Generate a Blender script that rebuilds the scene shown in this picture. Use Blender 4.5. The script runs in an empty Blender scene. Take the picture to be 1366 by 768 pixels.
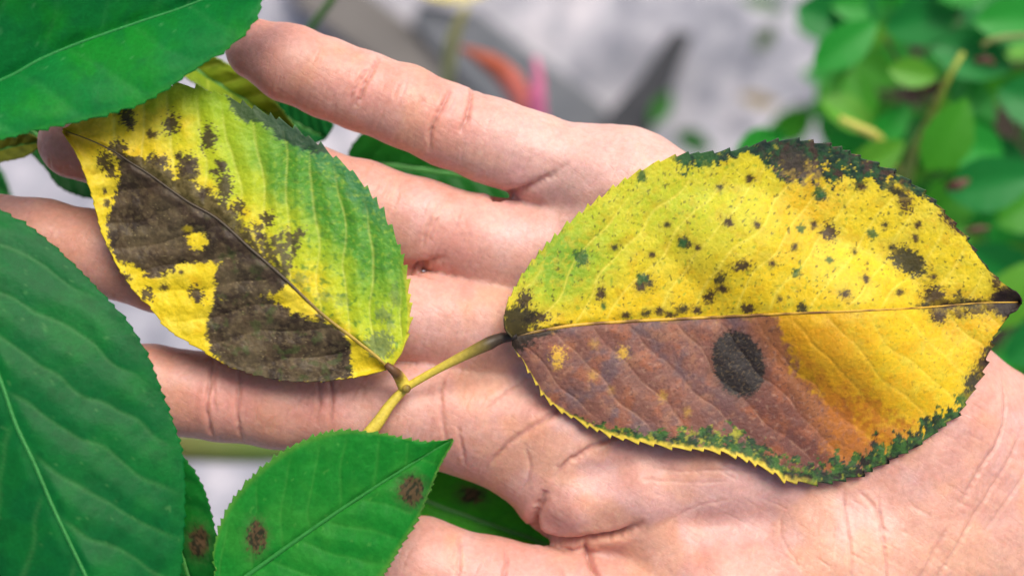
import bpy, math, random
import numpy as np
from mathutils import Vector

random.seed(7)
RNG = np.random.default_rng(11)
scene = bpy.context.scene
COL = scene.collection

# ------------------------------------------------------------------ units, camera, sky, sun, exposure
S = 0.00015            # one working unit = 0.15 mm
CX, CY = 683.0, 384.0  # working origin under the camera
CAM_H = 2000.0         # camera 30 cm above the level of the fingers


def w3(x, y, z):
    """working units (x right, y towards the viewer's feet, z up) to metres"""
    return ((x - CX) * S, (CY - y) * S, z * S)


cam = bpy.data.cameras.new('camera')
cam_ob = bpy.data.objects.new('camera', cam)
COL.objects.link(cam_ob)
cam_ob.location = (0, 0, CAM_H * S)
cam.sensor_width = 36.0
cam.lens = 36.0 * CAM_H / 1366.0
cam.clip_start = 0.01
cam.clip_end = 60.0
cam.dof.use_dof = True
cam.dof.focus_distance = (CAM_H - 85.0) * S
cam.dof.aperture_fstop = 6.8
scene.camera = cam_ob

SUN_AZ = math.radians(24)      # measured from +Y towards +X
SUN_EL = math.radians(52)
world = bpy.data.worlds.new('World')
scene.world = world
world.use_nodes = True
nt = world.node_tree
sky = nt.nodes.new('ShaderNodeTexSky')
sky.sky_type = 'NISHITA'
sky.sun_disc = False
sky.sun_elevation = SUN_EL
sky.sun_rotation = SUN_AZ
sky.air_density = 0.7
sky.dust_density = 4.0
sky.ozone_density = 1.0
nt.links.new(sky.outputs[0], nt.nodes['Background'].inputs[0])
nt.nodes['Background'].inputs[1].default_value = 0.12

sun = bpy.data.lights.new('sun', 'SUN')
sun.energy = 2.2
sun.angle = math.radians(30)
sun.color = (1.0, 0.95, 0.87)
sun_ob = bpy.data.objects.new('sun', sun)
COL.objects.link(sun_ob)
sd = Vector((math.sin(SUN_AZ) * math.cos(SUN_EL), math.cos(SUN_AZ) * math.cos(SUN_EL), math.sin(SUN_EL)))
sun_ob.rotation_euler = sd.to_track_quat('Z', 'Y').to_euler()

scene.view_settings.view_transform = 'Standard'
scene.view_settings.look = 'None'
scene.view_settings.exposure = 0.5
scene.view_settings.gamma = 1.0
scene.render.engine = 'CYCLES'
scene.cycles.use_denoising = True
scene.cycles.max_bounces = 6
scene.cycles.use_adaptive_sampling = True
scene.cycles.adaptive_threshold = 0.025
scene.cycles.transmission_bounces = 4

# ------------------------------------------------------------------ numeric helpers
_A = (RNG.random((256, 256)) * 2 * math.pi).astype(np.float32)
_GX, _GY = np.cos(_A), np.sin(_A)


def vnoise(x, y, seed=0):
    """smooth gradient noise, about 0..1"""
    x = np.asarray(x, np.float32) + seed * 17.31
    y = np.asarray(y, np.float32) + seed * 9.73
    xi, yi = np.floor(x), np.floor(y)
    fx, fy = x - xi, y - yi
    xi = xi.astype(np.int32) & 255
    yi = yi.astype(np.int32) & 255
    x1, y1 = (xi + 1) & 255, (yi + 1) & 255
    ux = fx * fx * fx * (fx * (fx * 6 - 15) + 10)
    uy = fy * fy * fy * (fy * (fy * 6 - 15) + 10)
    a = _GX[xi, yi] * fx + _GY[xi, yi] * fy
    b = _GX[x1, yi] * (fx - 1) + _GY[x1, yi] * fy
    c = _GX[xi, y1] * fx + _GY[xi, y1] * (fy - 1)
    d = _GX[x1, y1] * (fx - 1) + _GY[x1, y1] * (fy - 1)
    a = a + (b - a) * ux
    c = c + (d - c) * ux
    return 0.5 + 0.78 * (a + (c - a) * uy)


def fbm(x, y, seed=0, oct=4, gain=0.55):
    s, a, n = 0.0, 1.0, 0.0
    for o in range(oct):
        s = s + a * vnoise(x, y, seed + o * 3)
        n += a
        a *= gain
        x, y = (x * 0.8 - y * 0.6) * 2.03, (x * 0.6 + y * 0.8) * 2.03
    return s / n


def sstep(a, b, v):
    t = np.clip((v - a) / (b - a), 0, 1)
    return t * t * (3 - 2 * t)


def lin(r, g, b):
    f = lambda c: c / 12.92 if c <= 0.04045 else ((c + 0.055) / 1.055) ** 2.4
    return np.array([f(r / 255), f(g / 255), f(b / 255)], np.float32)


def mix(c, col, m):
    return c + (np.asarray(col, np.float32) - c) * m[:, None]


def spline(pts, n):
    """smooth curve through points, n samples spaced evenly along it"""
    p = np.asarray(pts, np.float64)
    q = np.vstack([2 * p[0] - p[1], p, 2 * p[-1] - p[-2]])
    out = []
    for i in range(len(p) - 1):
        t = np.linspace(0, 1, 24, endpoint=False)[:, None]
        a, b, c, d = q[i], q[i + 1], q[i + 2], q[i + 3]
        out.append(0.5 * (2 * b + (c - a) * t + (2 * a - 5 * b + 4 * c - d) * t ** 2 + (3 * b - a - 3 * c + d) * t ** 3))
    out.append(p[-1:])
    c = np.vstack(out)
    L = np.r_[0, np.cumsum(np.linalg.norm(np.diff(c, axis=0), axis=1))]
    u = np.linspace(0, L[-1], n)
    return np.stack([np.interp(u, L, c[:, k]) for k in range(p.shape[1])], 1)


def poly_sd(x, y, poly):
    """signed distance to a polygon (negative inside)"""
    poly = np.asarray(poly, np.float32)
    d = np.full(x.shape, 1e9, np.float32)
    ins = np.zeros(x.shape, bool)
    n = len(poly)
    for i in range(n):
        ax, ay = poly[i]
        bx, by = poly[(i + 1) % n]
        ex, ey = bx - ax, by - ay
        t = np.clip(((x - ax) * ex + (y - ay) * ey) / (ex * ex + ey * ey + 1e-9), 0, 1)
        d = np.minimum(d, np.hypot(x - ax - t * ex, y - ay - t * ey))
        c = ((ay > y) != (by > y)) & (x < (bx - ax) * (y - ay) / (by - ay + 1e-9) + ax)
        ins ^= c
    return np.where(ins, -d, d)


def line_d(x, y, pts):
    """distance to a polyline and position along it (0..1)"""
    pts = np.asarray(pts, np.float32)
    seg = np.linalg.norm(np.diff(pts, axis=0), axis=1)
    L = np.r_[0, np.cumsum(seg)]
    d = np.full(x.shape, 1e9, np.float32)
    u = np.zeros(x.shape, np.float32)
    for i in range(len(pts) - 1):
        ax, ay = pts[i]
        ex, ey = pts[i + 1] - pts[i]
        t = np.clip(((x - ax) * ex + (y - ay) * ey) / (ex * ex + ey * ey + 1e-9), 0, 1)
        di = np.hypot(x - ax - t * ex, y - ay - t * ey)
        m = di < d
        d = np.where(m, di, d)
        u = np.where(m, (L[i] + t * seg[i]) / L[-1], u)
    return d, u


# ------------------------------------------------------------------ scene helpers
def thing(name, label, cat, loc=(0, 0, 0), group=None, kind=None):
    o = bpy.data.objects.new(name, None)
    o.empty_display_size = 0.01
    o.location = loc
    COL.objects.link(o)
    o['label'] = label
    o['category'] = cat
    if group:
        o['group'] = group
    if kind:
        o['kind'] = kind
    return o


def add_mesh(name, verts, faces, mat, parent=None, col=None, smooth=True, thick=None):
    v = np.asarray(verts, np.float32)
    if parent is not None:
        p = parent
        off = np.zeros(3)
        while p is not None:
            off = off + np.array(p.location)
            p = p.parent
        v = v - off.astype(np.float32)
    me = bpy.data.meshes.new(name)
    f = np.asarray(faces, np.int32)
    k = f.shape[1]
    me.vertices.add(len(v))
    me.vertices.foreach_set('co', v.ravel())
    me.loops.add(f.size)
    me.loops.foreach_set('vertex_index', f.ravel())
    me.polygons.add(len(f))
    me.polygons.foreach_set('loop_start', np.arange(0, f.size, k, dtype=np.int32))
    me.update(calc_edges=True)
    me.polygons.foreach_set('use_smooth', np.full(len(f), smooth))
    if col is not None:
        a = me.color_attributes.new('Col', 'FLOAT_COLOR', 'POINT')
        c4 = np.ones((len(v), 4), np.float32)
        c4[:, :3] = np.clip(col, 0, 1)
        a.data.foreach_set('color', c4.ravel())
    me.materials.append(mat)
    o = bpy.data.objects.new(name, me)
    COL.objects.link(o)
    if parent is not None:
        o.parent = parent
    if thick:
        m = o.modifiers.new('thickness', 'SOLIDIFY')
        m.thickness = thick * S
        m.offset = -1
    return o


def tag(o, label, cat, group=None, kind=None):
    o['label'] = label
    o['category'] = cat
    if group:
        o['group'] = group
    if kind:
        o['kind'] = kind
    return o


def tube(path, rad, nseg=10, flat=1.0):
    """closed tapered tube along path (metres)"""
    p = np.asarray(path, np.float64)
    n = len(p)
    rad = np.broadcast_to(np.asarray(rad, np.float64), (n,))
    t = np.gradient(p, axis=0)
    t /= np.linalg.norm(t, axis=1)[:, None] + 1e-12
    up = np.array([0, 0, 1.0])
    if abs(t[0] @ up) > 0.95:
        up = np.array([0, 1.0, 0])
    V = []
    for i in range(n):
        a = np.cross(t[i], up)
        a /= np.linalg.norm(a) + 1e-12
        b = np.cross(a, t[i])
        for k in range(nseg):
            th = 2 * math.pi * k / nseg
            V.append(p[i] + rad[i] * (math.cos(th) * a + flat * math.sin(th) * b))
    F = []
    for i in range(n - 1):
        for k in range(nseg):
            k2 = (k + 1) % nseg
            F.append((i * nseg + k, (i + 1) * nseg + k, (i + 1) * nseg + k2, i * nseg + k2))
    V.append(p[0])
    V.append(p[-1])
    c0, c1 = len(V) - 2, len(V) - 1
    for k in range(nseg):
        k2 = (k + 1) % nseg
        F.append((c0, k, k2, k2))
        F.append((c1, (n - 1) * nseg + k2, (n - 1) * nseg + k, (n - 1) * nseg + k))
    F = np.array(F)
    return np.array(V), F


def tube_mesh(name, path, rad, mat, parent=None, col=None, nseg=10, flat=1.0):
    V, F = tube(path, rad, nseg, flat)
    me = bpy.data.meshes.new(name)
    off = np.zeros(3)
    p = parent
    while p is not None:
        off = off + np.array(p.location)
        p = p.parent
    V = V - off
    faces = []
    for f in F:
        g = []
        for i in f:
            if int(i) not in g:
                g.append(int(i))
        faces.append(g)
    me.from_pydata([tuple(v) for v in V], [], faces)
    me.polygons.foreach_set('use_smooth', np.ones(len(me.polygons), bool))
    if col is not None:
        a = me.color_attributes.new('Col', 'FLOAT_COLOR', 'POINT')
        c = np.asarray(col, np.float32)
        nring = len(path)
        if c.ndim == 1:
            cc = np.tile(c, (len(V), 1))
        else:
            cc = np.vstack([np.repeat(c, nseg, axis=0), c[:1], c[-1:]])
        c4 = np.ones((len(V), 4), np.float32)
        c4[:, :3] = cc
        a.data.foreach_set('color', c4.ravel())
    me.materials.append(mat)
    o = bpy.data.objects.new(name, me)
    COL.objects.link(o)
    if parent is not None:
        o.parent = parent
    return o


# ------------------------------------------------------------------ materials
class NB:
    def __init__(self, name):
        self.m = bpy.data.materials.new(name)
        self.m.use_nodes = True
        self.t = self.m.node_tree
        self.b = self.t.nodes['Principled BSDF']
        self.out = self.t.nodes['Material Output']

    def n(self, kind, **kw):
        o = self.t.nodes.new(kind)
        for k, v in kw.items():
            setattr(o, k, v)
        return o

    def l(self, a, b):
        self.t.links.new(a, b)

    def coord(self):
        return self.n('ShaderNodeTexCoord').outputs['Object']

    def noise(self, scale, detail=3, rough=0.55, vec=None):
        o = self.n('ShaderNodeTexNoise')
        o.inputs['Scale'].default_value = scale
        o.inputs['Detail'].default_value = detail
        o.inputs['Roughness'].default_value = rough
        self.l(vec if vec is not None else self.coord(), o.inputs['Vector'])
        return o.outputs['Fac']

    def ramp(self, fac, stops):
        o = self.n('ShaderNodeValToRGB')
        e = o.color_ramp.elements
        while len(e) < len(stops):
            e.new(0.5)
        for i, (p, c) in enumerate(stops):
            e[i].position = p
            e[i].color = (c[0], c[1], c[2], 1)
        self.l(fac, o.inputs['Fac'])
        return o.outputs['Color']

    def math(self, op, a, b):
        o = self.n('ShaderNodeMath', operation=op)
        for i, v in enumerate((a, b)):
            if isinstance(v, (int, float)):
                o.inputs[i].default_value = v
            else:
                self.l(v, o.inputs[i])
        return o.outputs[0]

    def mixc(self, fac, a, b, blend='MIX'):
        o = self.n('ShaderNodeMix', data_type='RGBA', blend_type=blend)
        for s, v in ((o.inputs[0], fac), (o.inputs[6], a), (o.inputs[7], b)):
            if isinstance(v, (int, float)):
                s.default_value = v
            elif isinstance(v, (tuple, list, np.ndarray)):
                s.default_value = (float(v[0]), float(v[1]), float(v[2]), 1)
            else:
                self.l(v, s)
        return o.outputs[2]

    def attr(self, name='Col'):
        o = self.n('ShaderNodeAttribute')
        o.attribute_name = name
        return o.outputs['Color']

    def bump(self, h, strength, dist, prev=None):
        o = self.n('ShaderNodeBump')
        o.inputs['Strength'].default_value = strength
        o.inputs['Distance'].default_value = dist
        self.l(h, o.inputs['Height'])
        if prev is not None:
            self.l(prev, o.inputs['Normal'])
        return o.outputs[0]


def skin_material():
    g = NB('skin')
    c = g.attr()
    mott = g.noise(180, 4, 0.6)
    c = g.mixc(g.math('MULTIPLY', mott, 0.5), c, (0.60, 0.22, 0.16), 'MIX') if False else c
    fine = g.ramp(g.noise(900, 3, 0.6), [(0.3, (0.90, 0.86, 0.84)), (0.7, (1.06, 1.05, 1.04))])
    c = g.mixc(1.0, c, fine, 'MULTIPLY')
    med = g.ramp(g.noise(160, 4, 0.6), [(0.3, (0.96, 0.91, 0.90)), (0.7, (1.03, 1.05, 1.05))])
    c = g.mixc(1.0, c, med, 'MULTIPLY')
    g.l(c, g.b.inputs['Base Color'])
    g.b.inputs['Roughness'].default_value = 0.46
    g.b.inputs['Specular IOR Level'].default_value = 0.4
    g.b.inputs['Subsurface Weight'].default_value = 0.6
    g.b.inputs['Subsurface Radius'].default_value = (1.0, 0.30, 0.13)
    g.b.inputs['Subsurface Scale'].default_value = 0.0036
    v = g.n('ShaderNodeTexVoronoi')
    v.feature = 'DISTANCE_TO_EDGE'
    v.inputs['Scale'].default_value = 1150
    dis = g.n('ShaderNodeVectorMath', operation='MULTIPLY_ADD')
    nz = g.n('ShaderNodeTexNoise')
    nz.inputs['Scale'].default_value = 500
    co = g.coord()
    g.l(co, nz.inputs['Vector'])
    g.l(nz.outputs['Color'], dis.inputs[0])
    dis.inputs[1].default_value = (0.0012, 0.0012, 0.0012)
    g.l(co, dis.inputs[2])
    g.l(dis.outputs[0], v.inputs['Vector'])
    b1 = g.bump(v.outputs['Distance'], 0.25, 0.00016)
    b2 = g.bump(g.noise(700, 4, 0.65), 0.25, 0.00025, b1)
    # fine crossing skin lines in two directions
    for ang, k, fa, fb in ((0.38, 0.13, 1500, 260), (-0.95, 0.15, 1300, 200), (1.2, 0.10, 1700, 300)):
        rt = g.n('ShaderNodeVectorRotate', rotation_type='Z_AXIS')
        rt.inputs['Angle'].default_value = ang
        g.l(dis.outputs[0], rt.inputs['Vector'])
        mp = g.n('ShaderNodeMapping')
        mp.inputs['Scale'].default_value = (fa, fb, 400)
        g.l(rt.outputs[0], mp.inputs['Vector'])
        nn = g.n('ShaderNodeTexNoise')
        nn.inputs['Scale'].default_value = 1.0
        nn.inputs['Detail'].default_value = 2.0
        g.l(mp.outputs[0], nn.inputs['Vector'])
        rr = g.ramp(nn.outputs['Fac'], [(0.30, (0, 0, 0)), (0.44, (1, 1, 1))])
        b2 = g.bump(rr, k, 0.00022, b2)
    g.l(b2, g.b.inputs['Normal'])
    return g.m


def leaf_material(name, rough=0.45, trans=0.25, spec=0.5, bump=0.3, grain=0.10, netk=0.0, sc=1.0):
    g = NB(name)
    c = g.attr()
    f = g.ramp(g.noise(1400 * sc, 3, 0.6), [(0.28, (1 - grain * 2,) * 3), (0.72, (1 + grain,) * 3)])
    c = g.mixc(1.0, c, f, 'MULTIPLY')
    f2 = g.ramp(g.noise(220 * sc, 3, 0.6), [(0.3, (1 - grain, 1 - grain * 0.6, 1 - grain)), (0.7, (1 + grain * 0.6,) * 3)])
    c = g.mixc(1.0, c, f2, 'MULTIPLY')
    vn = g.n('ShaderNodeTexVoronoi')
    vn.feature = 'DISTANCE_TO_EDGE'
    vn.inputs['Scale'].default_value = 420 * sc
    wob = g.n('ShaderNodeVectorMath', operation='MULTIPLY_ADD')
    wn = g.n('ShaderNodeTexNoise')
    wn.inputs['Scale'].default_value = 300 * sc
    wc = g.coord()
    g.l(wc, wn.inputs['Vector'])
    g.l(wn.outputs['Color'], wob.inputs[0])
    wob.inputs[1].default_value = (0.003, 0.003, 0.003)
    g.l(wc, wob.inputs[2])
    g.l(wob.outputs[0], vn.inputs['Vector'])
    net = g.ramp(vn.outputs['Distance'], [(0.0, (1 + netk * 1.4, 1 + netk, 1 + netk * 1.4)), (0.10, (1, 1, 1))])
    c = g.mixc(1.0, c, net, 'MULTIPLY')
    g.l(c, g.b.inputs['Base Color'])
    g.b.inputs['Roughness'].default_value = rough
    g.b.inputs['Specular IOR Level'].default_value = spec
    v = g.n('ShaderNodeTexVoronoi')
    v.feature = 'DISTANCE_TO_EDGE'
    v.inputs['Scale'].default_value = 950 * sc
    g.l(g.coord(), v.inputs['Vector'])
    b1 = g.bump(v.outputs['Distance'], bump, 0.0002)
    b2 = g.bump(g.noise(500 * sc, 3, 0.6), bump, 0.0003, b1)
    g.l(b2, g.b.inputs['Normal'])
    if trans > 0:
        t = g.n('ShaderNodeBsdfTranslucent')
        g.l(c, t.inputs['Color'])
        mx = g.n('ShaderNodeMixShader')
        mx.inputs[0].default_value = trans
        g.l(g.b.outputs[0], mx.inputs[1])
        g.l(t.outputs[0], mx.inputs[2])
        g.l(mx.outputs[0], g.out.inputs['Surface'])
    return g.m


def plain_material(name, c1, c2, scale=150, rough=0.7, bump=0.3, bdist=0.0005, detail=5, spec=0.3):
    g = NB(name)
    f = g.noise(scale, detail, 0.6)
    g.l(g.ramp(f, [(0.3, c1), (0.7, c2)]), g.b.inputs['Base Color'])
    g.b.inputs['Roughness'].default_value = rough
    g.b.inputs['Specular IOR Level'].default_value = spec
    g.l(g.bump(g.noise(scale * 4, 4, 0.6), bump, bdist), g.b.inputs['Normal'])
    return g.m


M_SKIN = skin_material()
M_SICK = leaf_material('spotted_leaf', rough=0.55, trans=0.2, spec=0.3, bump=0.5, grain=0.06, netk=0.08)
M_GREEN = leaf_material('green_leaf', rough=0.5, trans=0.2, spec=0.16, bump=0.2, grain=0.06, netk=0.09)
M_STEM = leaf_material('leaf_stalk', rough=0.5, trans=0.0, spec=0.35, bump=0.3, grain=0.1)
M_NAIL = plain_material('fingernail', (0.62, 0.36, 0.30), (0.68, 0.42, 0.36), 60, 0.3, 0.05, 0.0002, 2, 0.5)

# ------------------------------------------------------------------ the ground
GZ = -3000.0


def proj(px, py, z):
    """point at height z that lies on the camera ray through (px, py) of the level z = 0"""
    k = (CAM_H - z) / CAM_H
    return CX + (px - CX) * k, CY + (py - CY) * k


g = NB('concrete')
n1 = g.noise(22, 5, 0.7)
c = g.ramp(n1, [(0.36, (0.27, 0.275, 0.31)), (0.5, (0.42, 0.415, 0.455)), (0.64, (0.58, 0.55, 0.575))])
n2 = g.ramp(g.noise(55, 5, 0.65), [(0.38, (0.66, 0.67, 0.70)), (0.62, (1.10, 1.08, 1.07))])
c = g.mixc(1.0, c, n2, 'MULTIPLY')
g.l(c, g.b.inputs['Base Color'])
g.b.inputs['Roughness'].default_value = 0.85
g.l(g.bump(g.noise(200, 5, 0.65), 0.5, 0.002), g.b.inputs['Normal'])
M_CONC = g.m

R = 30.0
add = add_mesh('ground', [(-R, -R, GZ * S), (R, -R, GZ * S), (R, R, GZ * S), (-R, R, GZ * S)], [(0, 1, 2, 3)], M_CONC, smooth=False)
tag(add, 'pale grey concrete ground below the hand', 'ground', kind='structure')


# irregular edged dark sheet added under the shrub, standing in for shade
M_SHADE = plain_material('shrub_shade', (0.012, 0.010, 0.007), (0.05, 0.038, 0.026), 60, 0.95, 0.8, 0.004)
pts = [(1120, -330), (1085, -150), (1090, -30), (1120, 60), (1100, 150), (1130, 230), (1180, 330), (1250, 480), (1330, 700), (1500, 900), (2200, 900), (2200, -330)]
P = spline(pts, 120)
P[:, 0] += (fbm(P[:, 0] / 40, P[:, 1] / 40, 5) - 0.5) * 40
V = [w3(*proj(a, b, GZ + 30), GZ + 30) for a, b in P]
me = bpy.data.meshes.new('shade_sheet')
me.from_pydata(V, [], [list(range(len(V)))[::-1]])
me.materials.append(M_SHADE)
so = bpy.data.objects.new('shade_sheet', me)
COL.objects.link(so)
tag(so, 'dark sheet added for the shade under the leafy shrub', 'shrub_shade', kind='structure')

# ------------------------------------------------------------------ the hand
def prim(P, a, b, ra, rb, fz=1.0):
    a = np.asarray(a, np.float32)
    b = np.asarray(b, np.float32)
    sc = np.array([1, 1, fz], np.float32)
    q = (P - a) * sc
    e = (b - a) * sc
    h = np.clip((q @ e) / (e @ e + 1e-9), 0, 1)
    q = q - h[:, None] * e
    return np.sqrt((q * q).sum(1)) - (ra + (rb - ra) * h)


def smin(a, b, k):
    h = np.clip(0.5 + 0.5 * (b - a) / k, 0, 1)
    return b + (a - b) * h - k * h * (1 - h)


# finger centre lines: x, y, z, radius
FING = {
    'little': [(345, 69, 14, 41), (388, 87, 16, 50), (440, 107, 14, 51), (486, 124, 10, 52), (540, 143, 14, 53), (597, 168, 10, 54), (652, 188, 10, 55), (712, 208, 4, 55), (800, 240, -8, 60)],
    'ring': [(103, 190, 6, 49), (170, 202, 6, 56), (235, 214, 0, 55), (320, 231, 2, 58), (412, 252, -6, 57), (480, 272, -4, 58), (560, 297, -8, 58), (640, 320, -10, 58), (720, 342, -12, 60)],
    'middle': [(-20, 303, 4, 47), (55, 321, 4, 55), (120, 336, 0, 55), (220, 358, 2, 58), (320, 378, -4, 58), (420, 398, 0, 61), (520, 418, -2, 62), (680, 440, -10, 62)],
    'index': [(130, 512, 6, 50), (200, 520, 6, 59), (300, 529, 0, 58), (370, 536, 4, 60), (450, 541, 0, 61), (540, 547, 2, 62), (680, 560, -8, 62)],
    'thumb': [(405, 725, 4, 54), (470, 738, 6, 64), (560, 757, 0, 66), (650, 780, 4, 64), (735, 800, 2, 66), (850, 815, 6, 72)],
}
PALM = [
    # metacarpals under each finger
    ((728, 213, -4), (830, 246, -6), 52, 74), ((830, 249, -6), (980, 330, 0), 72, 86), ((980, 330, 0), (1120, 430, 2), 86, 94), ((1120, 430, 2), (1262, 545, -12), 94, 86),
    ((676, 332, -16), (790, 352, -14), 50, 68), ((790, 350, -14), (1000, 440, -22), 68, 74), ((1000, 440, -22), (1250, 590, -18), 74, 80),
    ((646, 437, -14), (770, 455, -12), 57, 68), ((770, 455, -12), (1000, 525, -24), 68, 74), ((1000, 525, -24), (1250, 630, -18), 74, 82),
    ((610, 548, -10), (740, 572, -8), 58, 66), ((740, 572, -8), (950, 620, -16), 66, 74), ((950, 620, -16), (1220, 690, -14), 74, 84),
    # ball of the thumb
    ((845, 815, -8), (960, 790, 2), 66, 86), ((960, 790, 2), (1110, 760, 0), 86, 92), ((1110, 760, 0), (1250, 730, -12), 92, 84),
    ((1000, 860, -14), (1150, 860, -14), 84, 90),
    # webs between the fingers
    ((586, 360, -62), (650, 378, -40), 24, 34), ((588, 488, -30), (650, 496, -24), 26, 34),
    # web between index and thumb
    ((590, 584, -26), (684, 614, -22), 46, 48), ((690, 585, -16), (738, 634, -16), 48, 52), ((738, 634, -16), (772, 688, -24), 52, 48), ((760, 660, -18), (880, 700, -12), 50, 62),
]
FOLD = [((768, 664, 20), (850, 648, 20), 42, 48), ((850, 648, 20), (980, 632, 2), 48, 62)]


def near_idx(P, ends, m):
    lo = np.min(ends, 0) - m
    hi = np.max(ends, 0) + m
    return np.nonzero((P[:, 0] > lo[0]) & (P[:, 0] < hi[0]) & (P[:, 1] > lo[1]) & (P[:, 1] < hi[1]))[0]


def blend(P, d, a, b, ra, rb, k, fz=1.0):
    i = near_idx(P, [a, b], max(ra, rb) + 70)
    if len(i):
        d[i] = smin(d[i], prim(P[i], a, b, ra, rb, fz), k)


def hand_sdf(P):
    P = P.astype(np.float32)
    palm = np.full(len(P), 90.0, np.float32)
    for a, b, ra, rb in PALM:
        blend(P, palm, a, b, ra, rb, 40)
    # skin fold over the web of the thumb
    for a, b, ra, rb in FOLD:
        blend(P, palm, a, b, ra, rb, 12)
    # wrist and forearm
    blend(P, palm, (1235, 625, -45), (1420, 728, -62), 178, 172, 50, 1.62)
    blend(P, palm, (1420, 728, -62), (1950, 1030, -90), 172, 225, 50, 1.5)
    res = palm.copy()
    for key, ch in FING.items():
        i = near_idx(P, [c[:3] for c in ch], 150)
        if not len(i):
            continue
        Q = P[i]
        f = np.full(len(Q), 90.0, np.float32)
        for q in range(len(ch) - 1):
            x0, y0, z0, r0 = ch[q]
            x1, y1, z1, r1 = ch[q + 1]
            blend(Q, f, (x0, y0, z0), (x1, y1, z1), r0, r1, 12, 1.08)
        k = {'thumb': 10, 'little': 14}.get(key, 24)
        res[i] = np.minimum(res[i], smin(palm[i], f, k))
    return res


def surface_nets(h=8.6, lo=(-90, 0, -250), hi=(1960, 1300, 150)):
    lo = np.array(lo, np.float32)
    n = np.ceil((np.array(hi) - lo) / h).astype(int)
    xs = [lo[i] + h * np.arange(n[i]) for i in range(3)]
    D = np.empty(n, np.float32)
    for i0 in range(0, n[0], 32):
        X, Y, Z = np.meshgrid(xs[0][i0:i0 + 32], xs[1], xs[2], indexing='ij')
        D[i0:i0 + 32] = hand_sdf(np.stack([X.ravel(), Y.ravel(), Z.ravel()], 1)).reshape(X.shape)
    # close the far end of the forearm
    D[-1, :, :] = np.maximum(D[-1, :, :], 1)
    D[:, -1, :] = np.maximum(D[:, -1, :], 1)
    ins = D < 0
    cs = np.array(n) - 1
    acc = np.zeros(tuple(cs) + (3,), np.float32)
    cnt = np.zeros(tuple(cs), np.float32)
    for ax in range(3):
        o1, o2 = [a for a in range(3) if a != ax]
        for i in (0, 1):
            for j in (0, 1):
                s0 = [slice(0, cs[k]) for k in range(3)]
                s0[o1] = slice(i, cs[o1] + i)
                s0[o2] = slice(j, cs[o2] + j)
                s1 = list(s0)
                s1[ax] = slice(1, cs[ax] + 1)
                a, b = D[tuple(s0)], D[tuple(s1)]
                x = (a < 0) != (b < 0)
                t = np.where(x, a / np.where(x, a - b, 1), 0)
                acc[..., ax] += np.where(x, t, 0)
                acc[..., o1] += np.where(x, i, 0)
                acc[..., o2] += np.where(x, j, 0)
                cnt += x
    m = cnt > 0
    idx = -np.ones(tuple(cs), np.int64)
    idx[m] = np.arange(m.sum())
    cell = np.argwhere(m).astype(np.float32)
    V = lo + h * (cell + acc[m] / cnt[m][:, None])
    Q = []
    for ax in range(3):
        o1, o2 = (ax + 1) % 3, (ax + 2) % 3
        s0 = [slice(0, n[k]) for k in range(3)]
        s1 = list(s0)
        s0[ax] = slice(0, n[ax] - 1)
        s1[ax] = slice(1, n[ax])
        a, b = ins[tuple(s0)], ins[tuple(s1)]
        e = np.argwhere(a != b)
        ok = (e[:, o1] > 0) & (e[:, o2] > 0) & (e[:, o1] < cs[o1]) & (e[:, o2] < cs[o2])
        e = e[ok]
        fl = a[tuple(e.T)]
        def at(d1, d2):
            q = e.copy()
            q[:, o1] -= d1
            q[:, o2] -= d2
            return idx[tuple(q.T)]
        q = np.stack([at(1, 1), at(0, 1), at(0, 0), at(1, 0)], 1)
        q[~fl] = q[~fl][:, ::-1]
        Q.append(q)
    Q = np.vstack(Q)
    return V, Q[(Q >= 0).all(1)]


def subdivide(V, Q):
    E = np.stack([Q, np.roll(Q, -1, 1)], 2).reshape(-1, 2)
    Es = np.sort(E, 1)
    key = Es[:, 0] * (len(V) + 1) + Es[:, 1]
    uk, first, inv = np.unique(key, return_index=True, return_inverse=True)
    mid = V[Es[first]].mean(1)
    fc = V[Q].mean(1)
    nv = len(V)
    em = (nv + inv).reshape(-1, 4)
    fi = nv + len(uk) + np.arange(len(Q))
    V2 = np.vstack([V, mid, fc])
    F = []
    for i in range(4):
        F.append(np.stack([Q[:, i], em[:, i], fi, em[:, (i - 1) % 4]], 1))
    return V2, np.vstack(F)


def grad(P, e=1.5):
    k = np.array([[1, -1, -1], [-1, -1, 1], [-1, 1, -1], [1, 1, 1]], np.float32)
    g_ = np.zeros_like(P, dtype=np.float32)
    for r in k:
        g_ += r * hand_sdf(P + e * r)[:, None]
    return g_ / (np.linalg.norm(g_, axis=1)[:, None] + 1e-9)


def relax(V, Q, it=2):
    cnt = np.zeros(len(V))
    for i in range(4):
        cnt += 2 * np.bincount(Q[:, i], minlength=len(V))
    for _ in range(it):
        acc = np.zeros_like(V)
        for i in range(4):
            a, b = Q[:, i], Q[:, (i + 1) % 4]
            for k in range(3):
                acc[:, k] += np.bincount(a, V[b, k], len(V)) + np.bincount(b, V[a, k], len(V))
        V = V * 0.5 + 0.5 * acc / cnt[:, None]
    return V


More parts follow.
